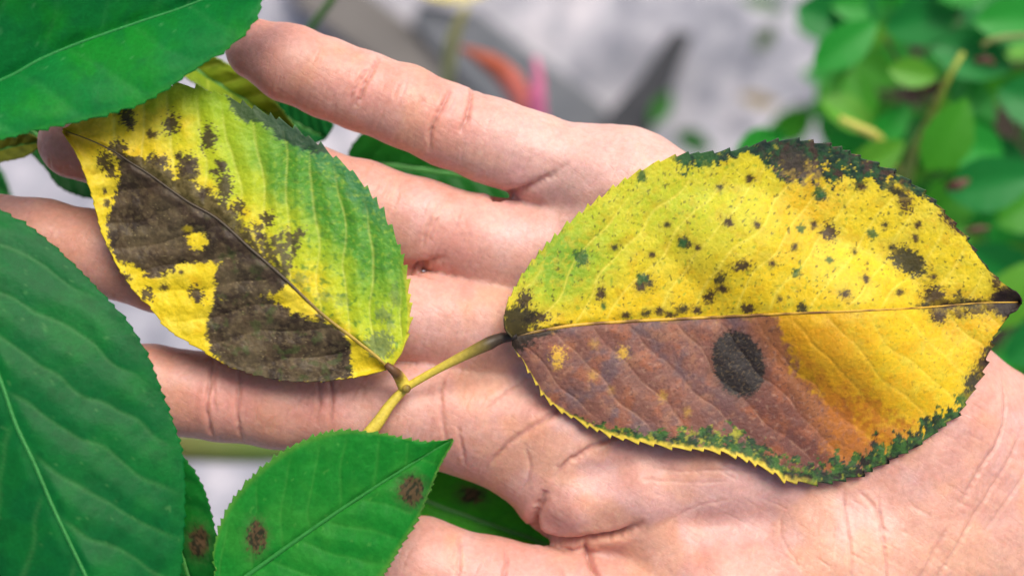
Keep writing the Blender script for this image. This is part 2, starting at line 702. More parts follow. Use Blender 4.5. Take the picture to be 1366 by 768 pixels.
HV, HQ = surface_nets()
HV = relax(HV, HQ, 2)
HV = HV - hand_sdf(HV)[:, None] * grad(HV)
HV, HQ = subdivide(HV, HQ)
HV = relax(HV, HQ, 2)
G = grad(HV)
HV = HV - hand_sdf(HV)[:, None] * G
HV, HQ = subdivide(HV, HQ)
HV = relax(HV, HQ, 2)
p_ = HV[HQ]
fn = np.cross(p_[:, 2] - p_[:, 0], p_[:, 3] - p_[:, 1])
HN = np.zeros_like(HV)
for i in range(4):
    for k in range(3):
        HN[:, k] += np.bincount(HQ[:, i], fn[:, k], len(HV))
HN /= np.linalg.norm(HN, axis=1)[:, None] + 1e-9
if (HN[:, 2] * (HV[:, 2] + 20)).mean() < 0:
    HN = -HN

# creases of the palm side: (points, width, depth)
CREASE = [
    # little finger
    ([(509, 82), (503, 100), (494, 118), (487, 136), (478, 150)], 3.0, 3.0),
    ([(499, 98), (487, 112), (478, 128), (470, 144)], 2.4, 2.0),
    ([(632, 118), (629, 140), (625, 162), (616, 184)], 3.2, 3.2),
    ([(603, 124), (594, 146), (584, 166), (577, 184), (575, 204)], 3.4, 3.4),
    ([(570, 140), (562, 156)], 2.4, 1.2),
    # base of the little finger
    ([(660, 263), (686, 259), (708, 251), (734, 238), (756, 222), (772, 204)], 6.0, 11.0, 1),
    # ring and middle finger bases
    ([(580, 292), (572, 310), (566, 330)], 3.0, 1.6),
    ([(588, 290), (580, 308), (574, 326)], 2.4, 1.2),
    ([(536, 362), (556, 358), (578, 350), (600, 340)], 6.0, 14.0, 1),
    ([(540, 362), (560, 366), (580, 372)], 3.0, 2.0),
    # index
    ([(288, 470), (291, 500), (287, 540), (290, 582)], 3.0, 2.8),
    ([(298, 480), (296, 510), (298, 546)], 2.2, 1.4),
    ([(326, 480), (329, 510), (326, 545), (329, 585)], 3.0, 2.4),
    ([(446, 500), (450, 530), (446, 560)], 3.0, 2.4),
    ([(430, 500), (433, 530), (429, 560)], 2.6, 1.6),
    # base of the index
    ([(596, 492), (590, 520), (594, 560), (600, 600)], 3.0, 1.5),
    ([(612, 560), (618, 590), (622, 618)], 2.6, 1.6),
    # heart and head lines
    ([(760, 524), (738, 545), (708, 564), (683, 581), (660, 606), (646, 622)], 4.0, 3.6),
    ([(830, 572), (806, 580), (786, 590), (770, 600), (752, 612), (738, 632)], 4.5, 4.0),
    ([(640, 545), (672, 520), (712, 500), (760, 488)], 3.0, 1.2),
    ([(700, 590), (706, 610), (704, 632), (694, 650)], 3.0, 1.8),
    # fold over the web and thumb
    ([(718, 668), (712, 690), (717, 708), (735, 718), (760, 718), (790, 711), (824, 704), (850, 690)], 5.5, 13.0),
    ([(728, 646), (722, 658), (716, 672)], 7.0, 4.0),
    ([(776, 716), (783, 736), (790, 752), (802, 775), (820, 800)], 4.5, 9.0),
    ([(722, 722), (740, 728), (764, 731), (776, 722)], 3.0, 3.0),
    ([(672, 718), (676, 740), (672, 765), (676, 800)], 3.0, 2.6),
    ([(612, 705), (615, 735), (611, 770)], 2.6, 1.4),
    ([(744, 745), (750, 760), (760, 780)], 3.0, 2.0),
    # ball of the thumb and wrist
    ([(1111, 640), (1111, 690), (1114, 730), (1110, 790)], 2.2, 1.6),
    ([(1128, 644), (1143, 658), (1153, 674), (1157, 705), (1160, 740), (1164, 790)], 2.6, 2.2),
    ([(1153, 650), (1158, 690), (1170, 700)], 2.0, 1.4),
    ([(1328, 500), (1326, 524), (1320, 560), (1306, 588), (1284, 616), (1262, 652), (1254, 664)], 3.4, 2.8),
    ([(1352, 560), (1330, 600), (1296, 648), (1268, 690), (1240, 735), (1210, 775)], 3.2, 1.8),
    ([(1240, 690), (1222, 722), (1206, 752), (1196, 775)], 3.0, 2.0),
    ([(1366, 600), (1330, 650), (1290, 700)], 3.0, 1.4),
    ([(860, 616), (900, 620), (950, 618), (1000, 622)], 2.4, 0.9),
    ([(850, 630), (900, 634), (960, 633)], 2.2, 0.8),
    ([(880, 690), (920, 668), (965, 655)], 2.6, 1.0),
    ([(1040, 660), (1030, 700), (1050, 740)], 2.2, 0.8),
]
hx, hy = HV[:, 0], HV[:, 1]
top = sstep(0.05, 0.35, HN[:, 2])
disp = np.zeros(len(HV), np.float32)
redc = np.zeros(len(HV), np.float32)
for cr in CREASE:
    pts, wd, dp = cr[:3]
    pp = spline(pts, 4 * len(pts))
    x0, y0 = pp.min(0) - 30
    x1, y1 = pp.max(0) + 30
    s = (hx > x0) & (hx < x1) & (hy > y0) & (hy < y1) & (HN[:, 2] > 0)
    if not s.any():
        continue
    xx = hx[s] + (fbm(hx[s] / 9, hy[s] / 9, 3) - 0.5) * 5
    yy = hy[s] + (fbm(hx[s] / 9, hy[s] / 9, 8) - 0.5) * 5
    d, u = line_d(xx, yy, pp)
    en = np.clip(np.minimum(u, 1 - u) * 6, 0.05, 1) ** 0.6 if len(cr) == 3 else (1 - u) ** 1.3
    br = 0.55 + 0.9 * fbm(hx[s] / 12, hy[s] / 12, 21, 2)
    wd = wd * 0.8
    pr = np.exp(-(d / wd) ** 2) - 0.16 * np.exp(-((d - 3.0 * wd) / (1.8 * wd)) ** 2)
    disp[s] -= dp * (1.45 if pp[:, 0].max() < 640 else 1.05) * en * br * pr
    redc[s] = np.maximum(redc[s], en * np.exp(-(d / (wd * 0.9)) ** 2) * min(1, dp / 3.5))
# broad lumps, finger pads and fine wrinkles running across the fingers
disp += (fbm(hx / 70, hy / 70, 31, 2) - 0.5) * (3 + 5 * sstep(640, 760, hx))
disp += (fbm(hx / 16, hy / 16, 33, 3) - 0.5) * 0.9
wr = fbm((hx * 0.94 + hy * 0.34) / 5.5, (-hx * 0.34 + hy * 0.94) / 42, 41, 3)
wr2 = fbm((hx * 0.5 - hy * 0.87) / 5.5, (hx * 0.87 + hy * 0.5) / 60, 43, 3)
fingers = sstep(680, 620, hx)
wrist = sstep(820, 1000, hx)
disp -= top * (sstep(0.56, 0.78, wr) * 1.0 * (0.35 + 0.65 * fingers) + sstep(0.57, 0.8, wr2) * 0.9 * (0.3 + 0.7 * wrist))
HV = HV + HN * disp[:, None]

# skin colour: pink palm, redder pads and joints, paler mounts, plus painted warm light and finger shade
hc = np.tile(np.array([0.61, 0.33, 0.262], np.float32), (len(HV), 1))
pale = fbm(hx / 70, hy / 70, 51, 4)
hc = mix(hc, (0.64, 0.385, 0.31), sstep(0.5, 0.72, pale) * 0.7)
hc = mix(hc, (0.58, 0.28, 0.21), sstep(0.52, 0.75, fbm(hx / 45, hy / 45, 57, 4)) * 0.6)
hc = mix(hc, (0.64, 0.40, 0.36), sstep(0.5, 0.66, fbm(hx / 120, hy / 120, 52, 3)) * 0.7)
hc = mix(hc, (0.66, 0.35, 0.215), sstep(0.5, 0.66, fbm(hx / 100, hy / 100, 54, 3)) * 0.6)
hc = mix(hc, (0.72, 0.42, 0.29), sstep(260, 60, np.hypot(hx - 1230, (hy - 800) * 1.2)) * 0.6)  # warm light on the lower right palm, painted into the skin
hc = mix(hc, (0.50, 0.235, 0.18), sstep(560, 300, hx) * 0.55)  # redder outer fingers, with the shade of the plants painted in
hc = mix(hc, (0.64, 0.34, 0.29), sstep(700, 760, hy) * sstep(840, 760, hx) * 0.5)
hc = mix(hc, (0.68, 0.46, 0.41), sstep(190, 60, np.hypot((hx - 790) * 0.8, hy - 205)) * 0.55)
for jx, jy, jr in ((488, 122, 34), (604, 165, 44), (308, 528, 40), (440, 535, 40), (345, 70, 46), (100, 195, 60), (672, 760, 44), (600, 340, 40), (680, 250, 34)):
    hc = mix(hc, (0.66, 0.30, 0.25), sstep(jr * 1.5, jr * 0.4, np.hypot(hx - jx, hy - jy)) * 0.42)
hc = mix(hc, (0.50, 0.22, 0.17), redc * 0.6)
hc = mix(hc, (0.62, 0.30, 0.24), sstep(0.60, 0.8, fbm(hx / 9, hy / 9, 61, 3)) * 0.3)
hw = np.stack([(hx - CX) * S, (CY - hy) * S, HV[:, 2] * S], 1)
hx, hy = HV[:, 0], HV[:, 1]
hw = np.stack([(hx - CX) * S, (CY - hy) * S, HV[:, 2] * S], 1)
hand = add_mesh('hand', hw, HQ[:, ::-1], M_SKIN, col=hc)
tag(hand, 'open bare hand and wrist, palm up, carrying the two yellow spotted leaflets', 'hand')

# nails on the far side of each finger
for key, ch in FING.items():
    x0, y0, z0, r0 = ch[0]
    x1, y1, z1, r1 = ch[1]
    ax = np.array([x1 - x0, y1 - y0], float)
    ax /= np.linalg.norm(ax)
    nx = np.array([-ax[1], ax[0]])
    L, W = 62.0, r0 * 0.78
    V, F = [], []
    A, B = 9, 11
    for i in range(A):
        for j in range(B):
            u = i / (A - 1)
            v = j / (B - 1) * 2 - 1
            uu = u + 0.16 * v * v * (1 - u) - 0.10 * v * v * u
            p = np.array([x0, y0]) - ax * (r0 * 0.86) + ax * L * uu + nx * W * v
            rr = (r0 + 3) / 1.08
            base = z0 - rr * math.sqrt(max(0.05, 1 - (v * W / (r0 + 3)) ** 2))
            drop = (1 - u) ** 2 * 26
            V.append(w3(p[0], p[1], base + drop * 0.6))
    for i in range(A - 1):
        for j in range(B - 1):
            a = i * B + j
            F.append((a, a + 1, a + B + 1, a + B))
    o = add_mesh('fingernail', V, F, M_NAIL, hand)
    m = o.modifiers.new('thickness', 'SOLIDIFY')
    m.thickness = 0.0005
    m.offset = 0

# height of the hand seen from above, to lay the leaves on it
BIN = 6.0
HM = np.full((260, 160), -400.0, np.float32)
bi = np.clip(((hx + 120) / BIN).astype(int), 0, 259)
bj = np.clip(((hy + 60) / BIN).astype(int), 0, 159)
np.maximum.at(HM, (bi, bj), HV[:, 2].astype(np.float32))


def hand_top(x, y):
    i = np.clip(((x + 120) / BIN).astype(int), 1, 258)
    j = np.clip(((y + 60) / BIN).astype(int), 1, 158)
    r = HM[i, j]
    for a in (-1, 0, 1):
        for b in (-1, 0, 1):
            r = np.maximum(r, HM[i + a, j + b])
    return r


# ------------------------------------------------------------------ leaves
def leaf_grid(mid, up, low, ns, nh):
    m = spline(mid, ns)
    a = spline(up, ns)
    b = spline(low, ns)
    return m, a, b


def serrate(edge, mid, n, amp, seed=0, fwd=0.6):
    """forward pointing teeth along an edge curve"""
    r = np.random.default_rng(seed)
    ns = len(edge)
    t = np.gradient(edge, axis=0)
    t /= np.linalg.norm(t, axis=1)[:, None] + 1e-9
    nrm = np.stack([-t[:, 1], t[:, 0]], 1)
    sgn = np.sign(((edge - mid) * nrm).sum(1).mean())
    cuts = np.cumsum(0.6 + 0.8 * r.random(n))
    cuts = np.r_[0, cuts / cuts[-1]]
    am = amp * (0.5 + 0.9 * r.random(n))
    u = np.linspace(0, 1, ns)
    k = np.clip(np.searchsorted(cuts, u, side='right') - 1, 0, n - 1)
    ph = (u - cuts[k]) / (cuts[k + 1] - cuts[k])
    saw = ph ** 1.4 - 0.35
    env = np.clip(np.minimum(u * 12, (1 - u) * 14), 0, 1)
    return edge + (sgn * nrm * (saw * am[k] * env)[:, None]) + t * (ph * am[k] * env * fwd * 0.6)[:, None]


def make_leaf(root, mid, up, low, zf, colf, ns=180, nh=50, nv=9, quilt=5.0, vein=2.0, teeth=(40, 5.0), mat=None,
              ridge=None, part='blade', midrib=None, mid_r=(5.0, 1.5), seed=0, thick=2.0, slope=0.75, on_hand=False, wav=0.0, wseed=0, rough_=0.9):
    """leaf blade with its midrib from three curves in the picture's own scale; zf gives the height in working units"""
    m = spline(mid, ns)
    a0, b0 = spline(up, ns), spline(low, ns)
    a0[0] = b0[0] = m[0]
    a0[-1] = b0[-1] = m[-1]
    da = serrate(a0, m, teeth[0], teeth[1], seed + 1) - a0
    db = serrate(b0, m, teeth[0], teeth[-1], seed + 2) - b0
    tu = np.linspace(0, 1, nh + 1)[1:]
    tw = np.clip((tu - 0.95) / 0.05, 0, 1) ** 1.5
    cols = [m + (b0 - m) * q + db * w_ for q, w_ in zip(tu[::-1], tw[::-1])] + [m] + [m + (a0 - m) * q + da * w_ for q, w_ in zip(tu, tw)]
    T = np.r_[-tu[::-1], 0, tu]
    W = len(T)
    X = np.stack(cols, 1)                      # ns, W, 2
    x, y = X[..., 0].ravel(), X[..., 1].ravel()
    s = np.repeat(np.linspace(0, 1, ns), W)
    t = np.tile(T, ns)
    z = zf(x, y, s, t).astype(np.float32)
    ta = np.abs(t)
    side = np.where(t > 0, 0.5, 0.0)
    bax = m[-1] - m[0]
    bl = np.linalg.norm(bax)
    bax = bax / bl
    mm = np.repeat(m, W, axis=0)
    al = ((x - m[0, 0]) * bax[0] + (y - m[0, 1]) * bax[1]) / bl
    dd = np.abs(-(x - mm[:, 0]) * bax[1] + (y - mm[:, 1]) * bax[0]) / bl
    ph = (al - slope * dd - 0.5 * dd * dd + 0.055 * (fbm(x / 90, y / 90, 71 + seed, 2) - 0.5)) * nv + side
    fr = ph - np.floor(ph)
    vd = np.minimum(fr, 1 - fr)                # 0 on a side vein
    env = sstep(0, 0.08, ta) * sstep(1.0, 0.75, ta) * sstep(0.0, 0.06, s) * sstep(1.0, 0.9, s)
    z = z + quilt * env * (0.55 * (0.5 - 0.5 * np.cos(2 * math.pi * vd)) + 0.45 * np.sqrt(vd * 2 + 0.02) - 0.5)
    z = z - vein * env * np.exp(-(vd / 0.045) ** 2) * (0.3 + 1.6 * np.clip(fbm(x / 50, y / 50, 73 + seed, 2) - 0.2, 0, 1))
    z = z - 3.0 * np.exp(-(ta / 0.05) ** 2) * sstep(1, 0.85, s)
    z = z + (fbm(x / 22, y / 22, 77 + seed, 3) - 0.5) * min(quilt, 5) * rough_
    if wav:
        z = z + wav * ta ** 2 * (fbm(s * 7 + 3 * np.sign(t), t * 0.3, 81 + wseed, 2) - 0.5) * 2
    if on_hand:
        xp, yp = proj(x, y, z)
        hmin = hand_top(xp, yp) + 9
        need = np.clip(hmin - z, 0, None).reshape(ns, W)
        # spread the lift so that the blade stays smooth
        nd = need.copy()
        for _ in range(40):
            q = nd.copy()
            q[1:-1] = (nd[:-2] + nd[2:] + 2 * nd[1:-1]) / 4
            q[:, 1:-1] = (q[:, :-2] + q[:, 2:] + 2 * q[:, 1:-1]) / 4
            nd = np.maximum(q, need * 0.85)
        z = z + nd.ravel()
    col = colf(x, y, s, t, vd, env)
    k = (CAM_H - z) / CAM_H
    wx, wy = CX + (x - CX) * k, CY + (y - CY) * k
    V = np.stack([(wx - CX) * S, (CY - wy) * S, z * S], 1)
    I = np.arange(ns * W).reshape(ns, W)
    F = np.stack([I[:-1, :-1], I[1:, :-1], I[1:, 1:], I[:-1, 1:]], -1).reshape(-1, 4)
    p0, p1, p2 = V[F[:, 0]], V[F[:, 1]], V[F[:, 2]]
    if np.cross(p1 - p0, p2 - p0)[:, 2].sum() < 0:
        F = F[:, ::-1]
    o = add_mesh(part, V, F, mat or M_GREEN, root, col=col, thick=thick)
    if midrib is not None:
        step = max(1, ns // 60)
        row = V.reshape(ns, W, 3)[:, W // 2][::step].copy()
        row[:, 2] += 0.2 * mid_r[0] * S
        n = len(row)
        rr = np.linspace(mid_r[0], mid_r[1], n) * S
        mc = midrib(np.linspace(0, 1, n)) if callable(midrib) else np.asarray(midrib, np.float32)
        tube_mesh('midrib', row, rr, M_STEM, o, mc, 8, 0.6)
    return o, V.reshape(ns, W, 3)


def blob(x, y, cx, cy, rx, ry=None, ang=0.0, jag=4.0, soft=1.6, fr=7.0, seed=0):
    ry = rx if ry is None else ry
    c_, s_ = math.cos(math.radians(ang)), math.sin(math.radians(ang))
    u = (x - cx) * c_ + (y - cy) * s_
    v = -(x - cx) * s_ + (y - cy) * c_
    d = (np.sqrt((u / rx) ** 2 + (v / ry) ** 2) - 1) * min(rx, ry)
    d = d + jag * 4.6 * min(1.0, (min(rx, ry) / 9.0) ** 1.5) * (fbm(x / fr, y / fr, 90 + seed, 4, 0.7) - 0.5)
    return sstep(soft, -soft, d)


def region(x, y, poly, jag=5.0, soft=1.8, fr=8.0, seed=0):
    d = poly_sd(x, y, poly)
    d = d + jag * 5.0 * (fbm(x / fr, y / fr, 120 + seed, 4, 0.75) - 0.5)
    return sstep(soft, -soft, d)


def speck(x, y, scale, th, seed, w=0.06):
    return sstep(th, th + w, fbm(x / scale, y / scale, seed, 2))


YEL = lin(226, 200, 34)
YEL2 = lin(232, 212, 72)
ORA = lin(226, 168, 18)
LIME = lin(176, 192, 40)
GRN = lin(84, 142, 40)
TEAL = lin(38, 92, 62)
DKG = lin(30, 68, 40)
DKB = lin(58, 42, 34)
DUST = lin(98, 88, 66)


# --- right hand leaflet
L2_MID = [(684, 449), (755, 435), (831, 429), (931, 424), (1032, 419), (1132, 415), (1232, 410), (1308, 404), (1362, 403)]
L2_UP = [(684, 449), (674, 436), (675, 412), (688, 382), (710, 348), (738, 317), (770, 287), (810, 256), (853, 228), (900, 208), (940, 203), (980, 200), (1012, 191), (1045, 186), (1080, 188), (1115, 196), (1155, 212), (1195, 230), (1228, 252), (1260, 282), (1290, 318), (1312, 350), (1334, 374), (1350, 386), (1360, 394), (1362, 403)]
L2_LOW = [(684, 449), (684, 462), (700, 485), (730, 533), (770, 561), (821, 583), (871, 593), (906, 598), (961, 603), (1001, 616), (1032, 631), (1056, 643), (1107, 643), (1147, 634), (1182, 616), (1222, 596), (1248, 576), (1278, 553), (1298, 521), (1313, 495), (1321, 465), (1334, 440), (1345, 422), (1357, 414), (1362, 403)]


def col_l2(x, y, s, t, vd, env):
    n = len(x)
    c = np.tile(YEL, (n, 1))
    big = fbm(x / 70, y / 70, 1, 4)
    fine = fbm(x / 9, y / 9, 2, 4)
    c = mix(c, YEL2, sstep(0.45, 0.7, big) * 0.5)
    upper = t > 0
    # greener towards the stalk and along the upper third
    gz = np.clip(1 - np.hypot((x - 745) / 105, (y - 345) / 95), 0, 1)
    gz2 = np.clip(1 - np.hypot((x - 890) / 230, (y - 270) / 110), 0, 1) * 0.75
    gg = np.clip(gz * 1.5 + gz2, 0, 1) * np.where(upper, 1, 0)
    c = mix(c, LIME, np.clip(gg * 1.4 * (0.5 + fine), 0, 1) * 0.85)
    c = mix(c, lin(120, 165, 42), sstep(0.25, 0.9, gz * (0.5 + 1.1 * fbm(x / 14, y / 14, 7, 4))) * 0.85)
    # deep yellow beside the midrib and in the lower right lobe
    c = mix(c, lin(228, 188, 18), np.where(upper, sstep(0.5, 0.0, t) * 0.7, 0.0))
    low_y = np.where(~upper, 1.0, 0.0)
    c = mix(c, lin(235, 186, 20), low_y * (0.55 + 0.5 * (fine - 0.5)))
    c = mix(c, ORA, low_y * sstep(0.42, 0.7, fbm(x / 50, y / 50, 13, 4)) * 0.6)
    c = mix(c, ORA, np.where(upper, blob(x, y, 1075, 275, 40, 60, 20, 20, 26, 20, 3) * 0.55, 0))
    c = mix(c, lin(200, 150, 24), sstep(0.52, 0.72, fbm(x / 24, y / 24, 14, 4)) * 0.38)
    c = mix(c, lin(206, 196, 60), sstep(0.5, 0.7, fbm(x / 18, y / 18, 16, 4)) * 0.4)
    # veins, a little paler
    c = mix(c, lin(246, 228, 90), np.exp(-(vd / 0.05) ** 2) * env * np.where(upper, 0.45, 0.25))
    # small speckles
    c = mix(c, lin(206, 190, 44), speck(x, y, 6, 0.58, 15, 0.12) * 0.5)
    sp = speck(x, y, 5.5, 0.70, 17, 0.10) * np.where(upper, 1, 0.6) * sstep(0.40, 0.62, fbm(x / 38, y / 38, 18, 3)) + 0.85 * speck(x, y, 7.5, 0.69, 20, 0.07) * np.where(upper, 1, 0.5)
    sp = np.clip(sp, 0, 1)
    c = mix(c, lin(84, 84, 32), sp * 0.85)
    c = mix(c, lin(140, 160, 40), speck(x, y, 9, 0.68, 19, 0.14) * np.where(upper & (x < 1130), 0.7, 0.15))
    bx = (x - 1036) - (y - 420) * 0.72
    c = mix(c, lin(206, 140, 22), low_y * sstep(150, 5, bx + 90 * (fbm(x / 34, y / 34, 22, 4) - 0.5)) * 0.7)
    # brown dead area of the lower half
    dead = [(680, 440), (755, 430), (831, 424), (931, 418), (1032, 412), (1040, 440), (1054, 466), (1066, 492), (1084, 512), (1098, 526), (1126, 540), (1140, 566), (1158, 590), (1176, 606), (1150, 660), (960, 650), (740, 580), (660, 480)]
    dm = region(x, y, dead, 11, 7, 30, 2) * np.where(t < 0.004, 1, 0)
    br = mix(np.tile(lin(128, 84, 70), (n, 1)), lin(106, 82, 82), sstep(0.44, 0.62, fbm(x / 60, y / 60, 23, 4)) * 0.9)
    br = mix(br, lin(168, 116, 84), sstep(0.52, 0.72, fbm(x / 28, y / 28, 24, 4)) * 0.5)
    br = mix(br, lin(104, 58, 46), sstep(210, 60, np.hypot(x - 1085, (y - 585) * 1.2)) * 0.85)
    br = mix(br, lin(158, 92, 58), sstep(0.5, 0.7, fbm(x / 35, y / 35, 25, 4)) * 0.6)
    br = mix(br, lin(164, 104, 60), sstep(46, 10, np.abs((x - 1040) - (y - 420) * 0.62 + 20)) * 0.7)
    br = mix(br, lin(176, 136, 112), speck(x, y, 8, 0.60, 27, 0.2) * 0.35)
    br = mix(br, lin(96, 64, 58), speck(x, y, 5, 0.64, 29) * 0.6)
    br = mix(br, lin(186, 140, 112), np.exp(-(vd / 0.03) ** 2) * env * 0.4 * sstep(0.35, 0.6, fbm(x / 40, y / 40, 28, 2)))
    for cx, cy, r, k in ((745, 474, 8, .85), (743, 486, 5, .6), (831, 470, 6, .8), (793, 459, 5, .3), (791, 501, 5, .35), (884, 529, 5, .4), (917, 549, 4, .4), (815, 520, 4, .25)):
        br = mix(br, lin(226, 180, 60), blob(x, y, cx, cy, r, r * 1.15, 0, 9, 5, 4.5, 4) * k)
    c = c + (br - c) * dm[:, None]
    # reddish stain past the vein
    st = region(x, y, [(1100, 512), (1136, 520), (1168, 532), (1196, 556), (1226, 572), (1200, 604), (1150, 620), (1110, 620), (1100, 560)], 14, 10, 22, 5) * low_y
    c = mix(c, lin(178, 106, 28), st * (0.85 - 0.5 * sstep(0.4, 0.7, fine)))
    c = mix(c, lin(196, 128, 30), region(x, y, [(1060, 455), (1082, 480), (1112, 520), (1124, 545), (1090, 520)], 8, 9, 12, 6) * low_y * 0.8)
    # big round spot
    c = mix(c, lin(96, 62, 46), blob(x, y, 985, 485, 42, 49, -18, 5, 7, 12, 6) * low_y * 0.45)
    sp1 = blob(x, y, 985, 485, 34, 45, -18, 3.4, 2.2, 6, 6) * low_y
    bs = mix(np.tile(lin(38, 31, 27), (n, 1)), lin(82, 66, 46), speck((x + y * 0.5) * 1.0, y, 4, 0.6, 31) * 0.8)
    bs = mix(bs, lin(42, 34, 34), speck(x, y, 9, 0.55, 33) * 0.5)
    c = c + (bs - c) * sp1[:, None]
    # diseased green margin of the lower edge
    ed = 1 + t                                  # 0 at the lower edge
    wid = np.interp(x, [700, 770, 860, 930, 1000, 1070, 1150, 1230, 1330], [0.03, 0.05, 0.11, 0.17, 0.18, 0.12, 0.14, 0.13, 0.09])
    mg = sstep(1.0, 0.75, ed / wid + (fbm(x / 17, y / 17, 35, 4, 0.7) - 0.5) * 3.2) * low_y * sstep(745, 775, x)
    gc = mix(np.tile(lin(60, 100, 40), (n, 1)), lin(32, 56, 32), sstep(0.40, 0.62, fbm(x / 20, y / 20, 37, 4, 0.7)))
    gc = mix(gc, lin(172, 164, 44), sstep(0.52, 0.70, fbm(x / 16, y / 16, 39, 4, 0.7)) * 0.8 * sstep(1120, 980, x))
    gc = mix(gc, lin(38, 32, 26), sstep(0.50, 0.62, fbm(x / 22, y / 22, 43, 4, 0.7)) * (0.25 + 0.75 * sstep(980, 1060, x)))
    gc = mix(gc, lin(150, 150, 44), sstep(0.64, 0.74, fbm(x / 9, y / 9, 44, 3)) * 0.7)
    c = c + (gc - c) * mg[:, None]
    rim = sstep(0.045, 0.015, ed + 0.05 * (fbm(x / 9, y / 9, 36, 3) - 0.5)) * low_y * sstep(1100, 1030, x)
    c = mix(c, lin(236, 206, 70), rim * 0.9)
    # dark green upper margin
    eu = 1 - t
    widu = np.interp(x, [880, 910, 950, 1000, 1040, 1080, 1130, 1200, 1240, 1300, 1340], [0, 0.11, 0.07, 0.04, 0.22, 0.22, 0.19, 0.12, 0.035, 0.05, 0.02])
    mu = sstep(1.0, 0.8, eu / np.maximum(widu, 1e-3) + (fbm(x / 16, y / 16, 45, 4, 0.7) - 0.5) * 3.0) * np.where(upper, 1, 0) * sstep(890, 908, x)
    gu = mix(np.tile(lin(44, 82, 46), (n, 1)), lin(26, 48, 38), sstep(0.42, 0.62, fbm(x / 19, y / 19, 47, 4, 0.7)))
    gu = mix(gu, lin(70, 54, 44), sstep(0.50, 0.64, fbm(x / 18, y / 18, 49, 4, 0.7)) * sstep(1000, 1040, x))
    gu = mix(gu, lin(170, 164, 50), sstep(0.66, 0.76, fbm(x / 9, y / 9, 53, 3)) * 0.7)
    c = c + (gu - c) * mu[:, None]
    pb = blob(x, y, 1066, 226, 30, 17, 10, 9, 4, 10, 8)
    c = mix(c, lin(104, 84, 70), pb * (0.5 + 0.5 * fine))
    c = mix(c, lin(62, 56, 48), blob(x, y, 1058, 212, 22, 16, 0, 8, 3, 8, 9) * 0.8)
    # separate spots
    spots = [(1212, 348, 26, 15, 32), (1106, 310, 10, 10, 0), (990, 355, 12, 6, -8), (961, 372, 6, 9, 20), (964, 386, 7, 5, 0), (946, 396, 6, 9, 30),
             (862, 376, 9, 8, 0), (853, 383, 6, 5, 0), (801, 392, 6, 7, 0), (912, 412, 9, 5, 0), (930, 414, 6, 5, 0), (998, 412, 8, 7, 0), (1070, 410, 6, 6, 0), (880, 415, 6, 5, 0), (835, 420, 5, 4, 0), (862, 418, 6, 4, 0), (895, 420, 7, 4, 0),
             (1248, 402, 15, 20, -25), (1279, 401, 7, 10, 10), (1281, 418, 8, 6, 0), (1303, 409, 15, 10, -5), (1345, 404, 20, 20, 0), (1322, 408, 8, 6, 0),
             (1207, 268, 8, 14, -20), (1197, 256, 12, 5, 30), (1000, 238, 5, 5, 0), (1221, 318, 4, 5, 0), (1095, 262, 7, 6, 0), (1268, 290, 9, 13, -40), (1280, 300, 9, 9, 0), (914, 323, 8, 6, 40), (972, 296, 6, 6, 0), (1086, 300, 4, 5, 0), (1140, 336, 3, 3, 0), (1155, 372, 6, 4, 40), (1128, 392, 6, 5, 0),
             (1040, 398, 3, 3, 0), (1200, 390, 5, 4, -40), (1310, 490, 8, 26, 22), (1296, 510, 8, 14, 20), (1330, 375, 7, 8, 0), (1253, 420, 10, 10, 0), (1290, 405, 12, 6, 0), (1265, 408, 10, 5, 0), (1335, 396, 12, 10, 0), (1232, 408, 8, 4, 0), (700, 400, 8, 12, 10), (716, 424, 14, 7, -8), (1180, 300, 4, 4, 0), (1060, 330, 4, 4, 0), (930, 330, 4, 4, 0), (890, 300, 4, 3, 0), (1010, 300, 4, 4, 0), (1150, 250, 5, 4, 0), (960, 250, 4, 4, 0), (870, 340, 4, 4, 0), (1030, 352, 4, 4, 0), (1190, 330, 4, 4, 0), (1245, 370, 4, 4, 0), (1225, 300, 4, 5, 0), (820, 330, 4, 4, 0)]
    for i, (cx, cy, rx, ry, an) in enumerate(spots):
        c = mix(c, lin(176, 150, 30), blob(x, y, cx, cy, rx * 1.5 + 2, ry * 1.5 + 2, an, 5, 4.5, 6.5, i) * 0.35)
        c = mix(c, lin(58, 40, 32) if i % 3 else lin(50, 48, 34), blob(x, y, cx, cy, rx * 1.05, ry * 1.05, an, 7.0, 2.4, 5.0, i) * 0.94)
    for i, (cx, cy, r) in enumerate([(775, 344, 10), (856, 235, 7), (1164, 312, 7), (1093, 258, 8), (856, 372, 7), (1068, 305, 6), (1062, 364, 6), (910, 325, 6), (1106, 347, 5), (805, 408, 4), (940, 210, 14), (913, 212, 10)]):
        c = mix(c, lin(48, 92, 44), blob(x, y, cx, cy, r, r, 0, 5, 2.4, 5.5, 40 + i) * 0.88)
    c = mix(c, lin(40, 28, 24), blob(x, y, 1348, 404, 22, 22, 0, 4, 5, 8, 70) * 0.95)
    # scorched foot by the stalk
    ft = region(x, y, [(660, 470), (668, 425), (676, 408), (700, 408), (716, 420), (708, 438), (760, 432), (740, 442), (690, 470)], 7, 5, 9, 9)
    c = mix(c, lin(44, 38, 28), ft * 0.95)
    return c


def z_l2(x, y, s, t):
    z = 80 + 12 * np.abs(t) ** 1.6                    # shallow trough along the midrib
    z = z + 12 * sstep(0.2, 0.0, s) - 4 * s
    z = z - 10 * np.where(t < 0, t * t, 0)
    z = z + 10 * np.exp(-((x - 930) / 120) ** 2) * np.where(t < 0, t * t, 0)
    z = z + 6 * np.sin(s * 9 + t * 2) * t * t
    return z


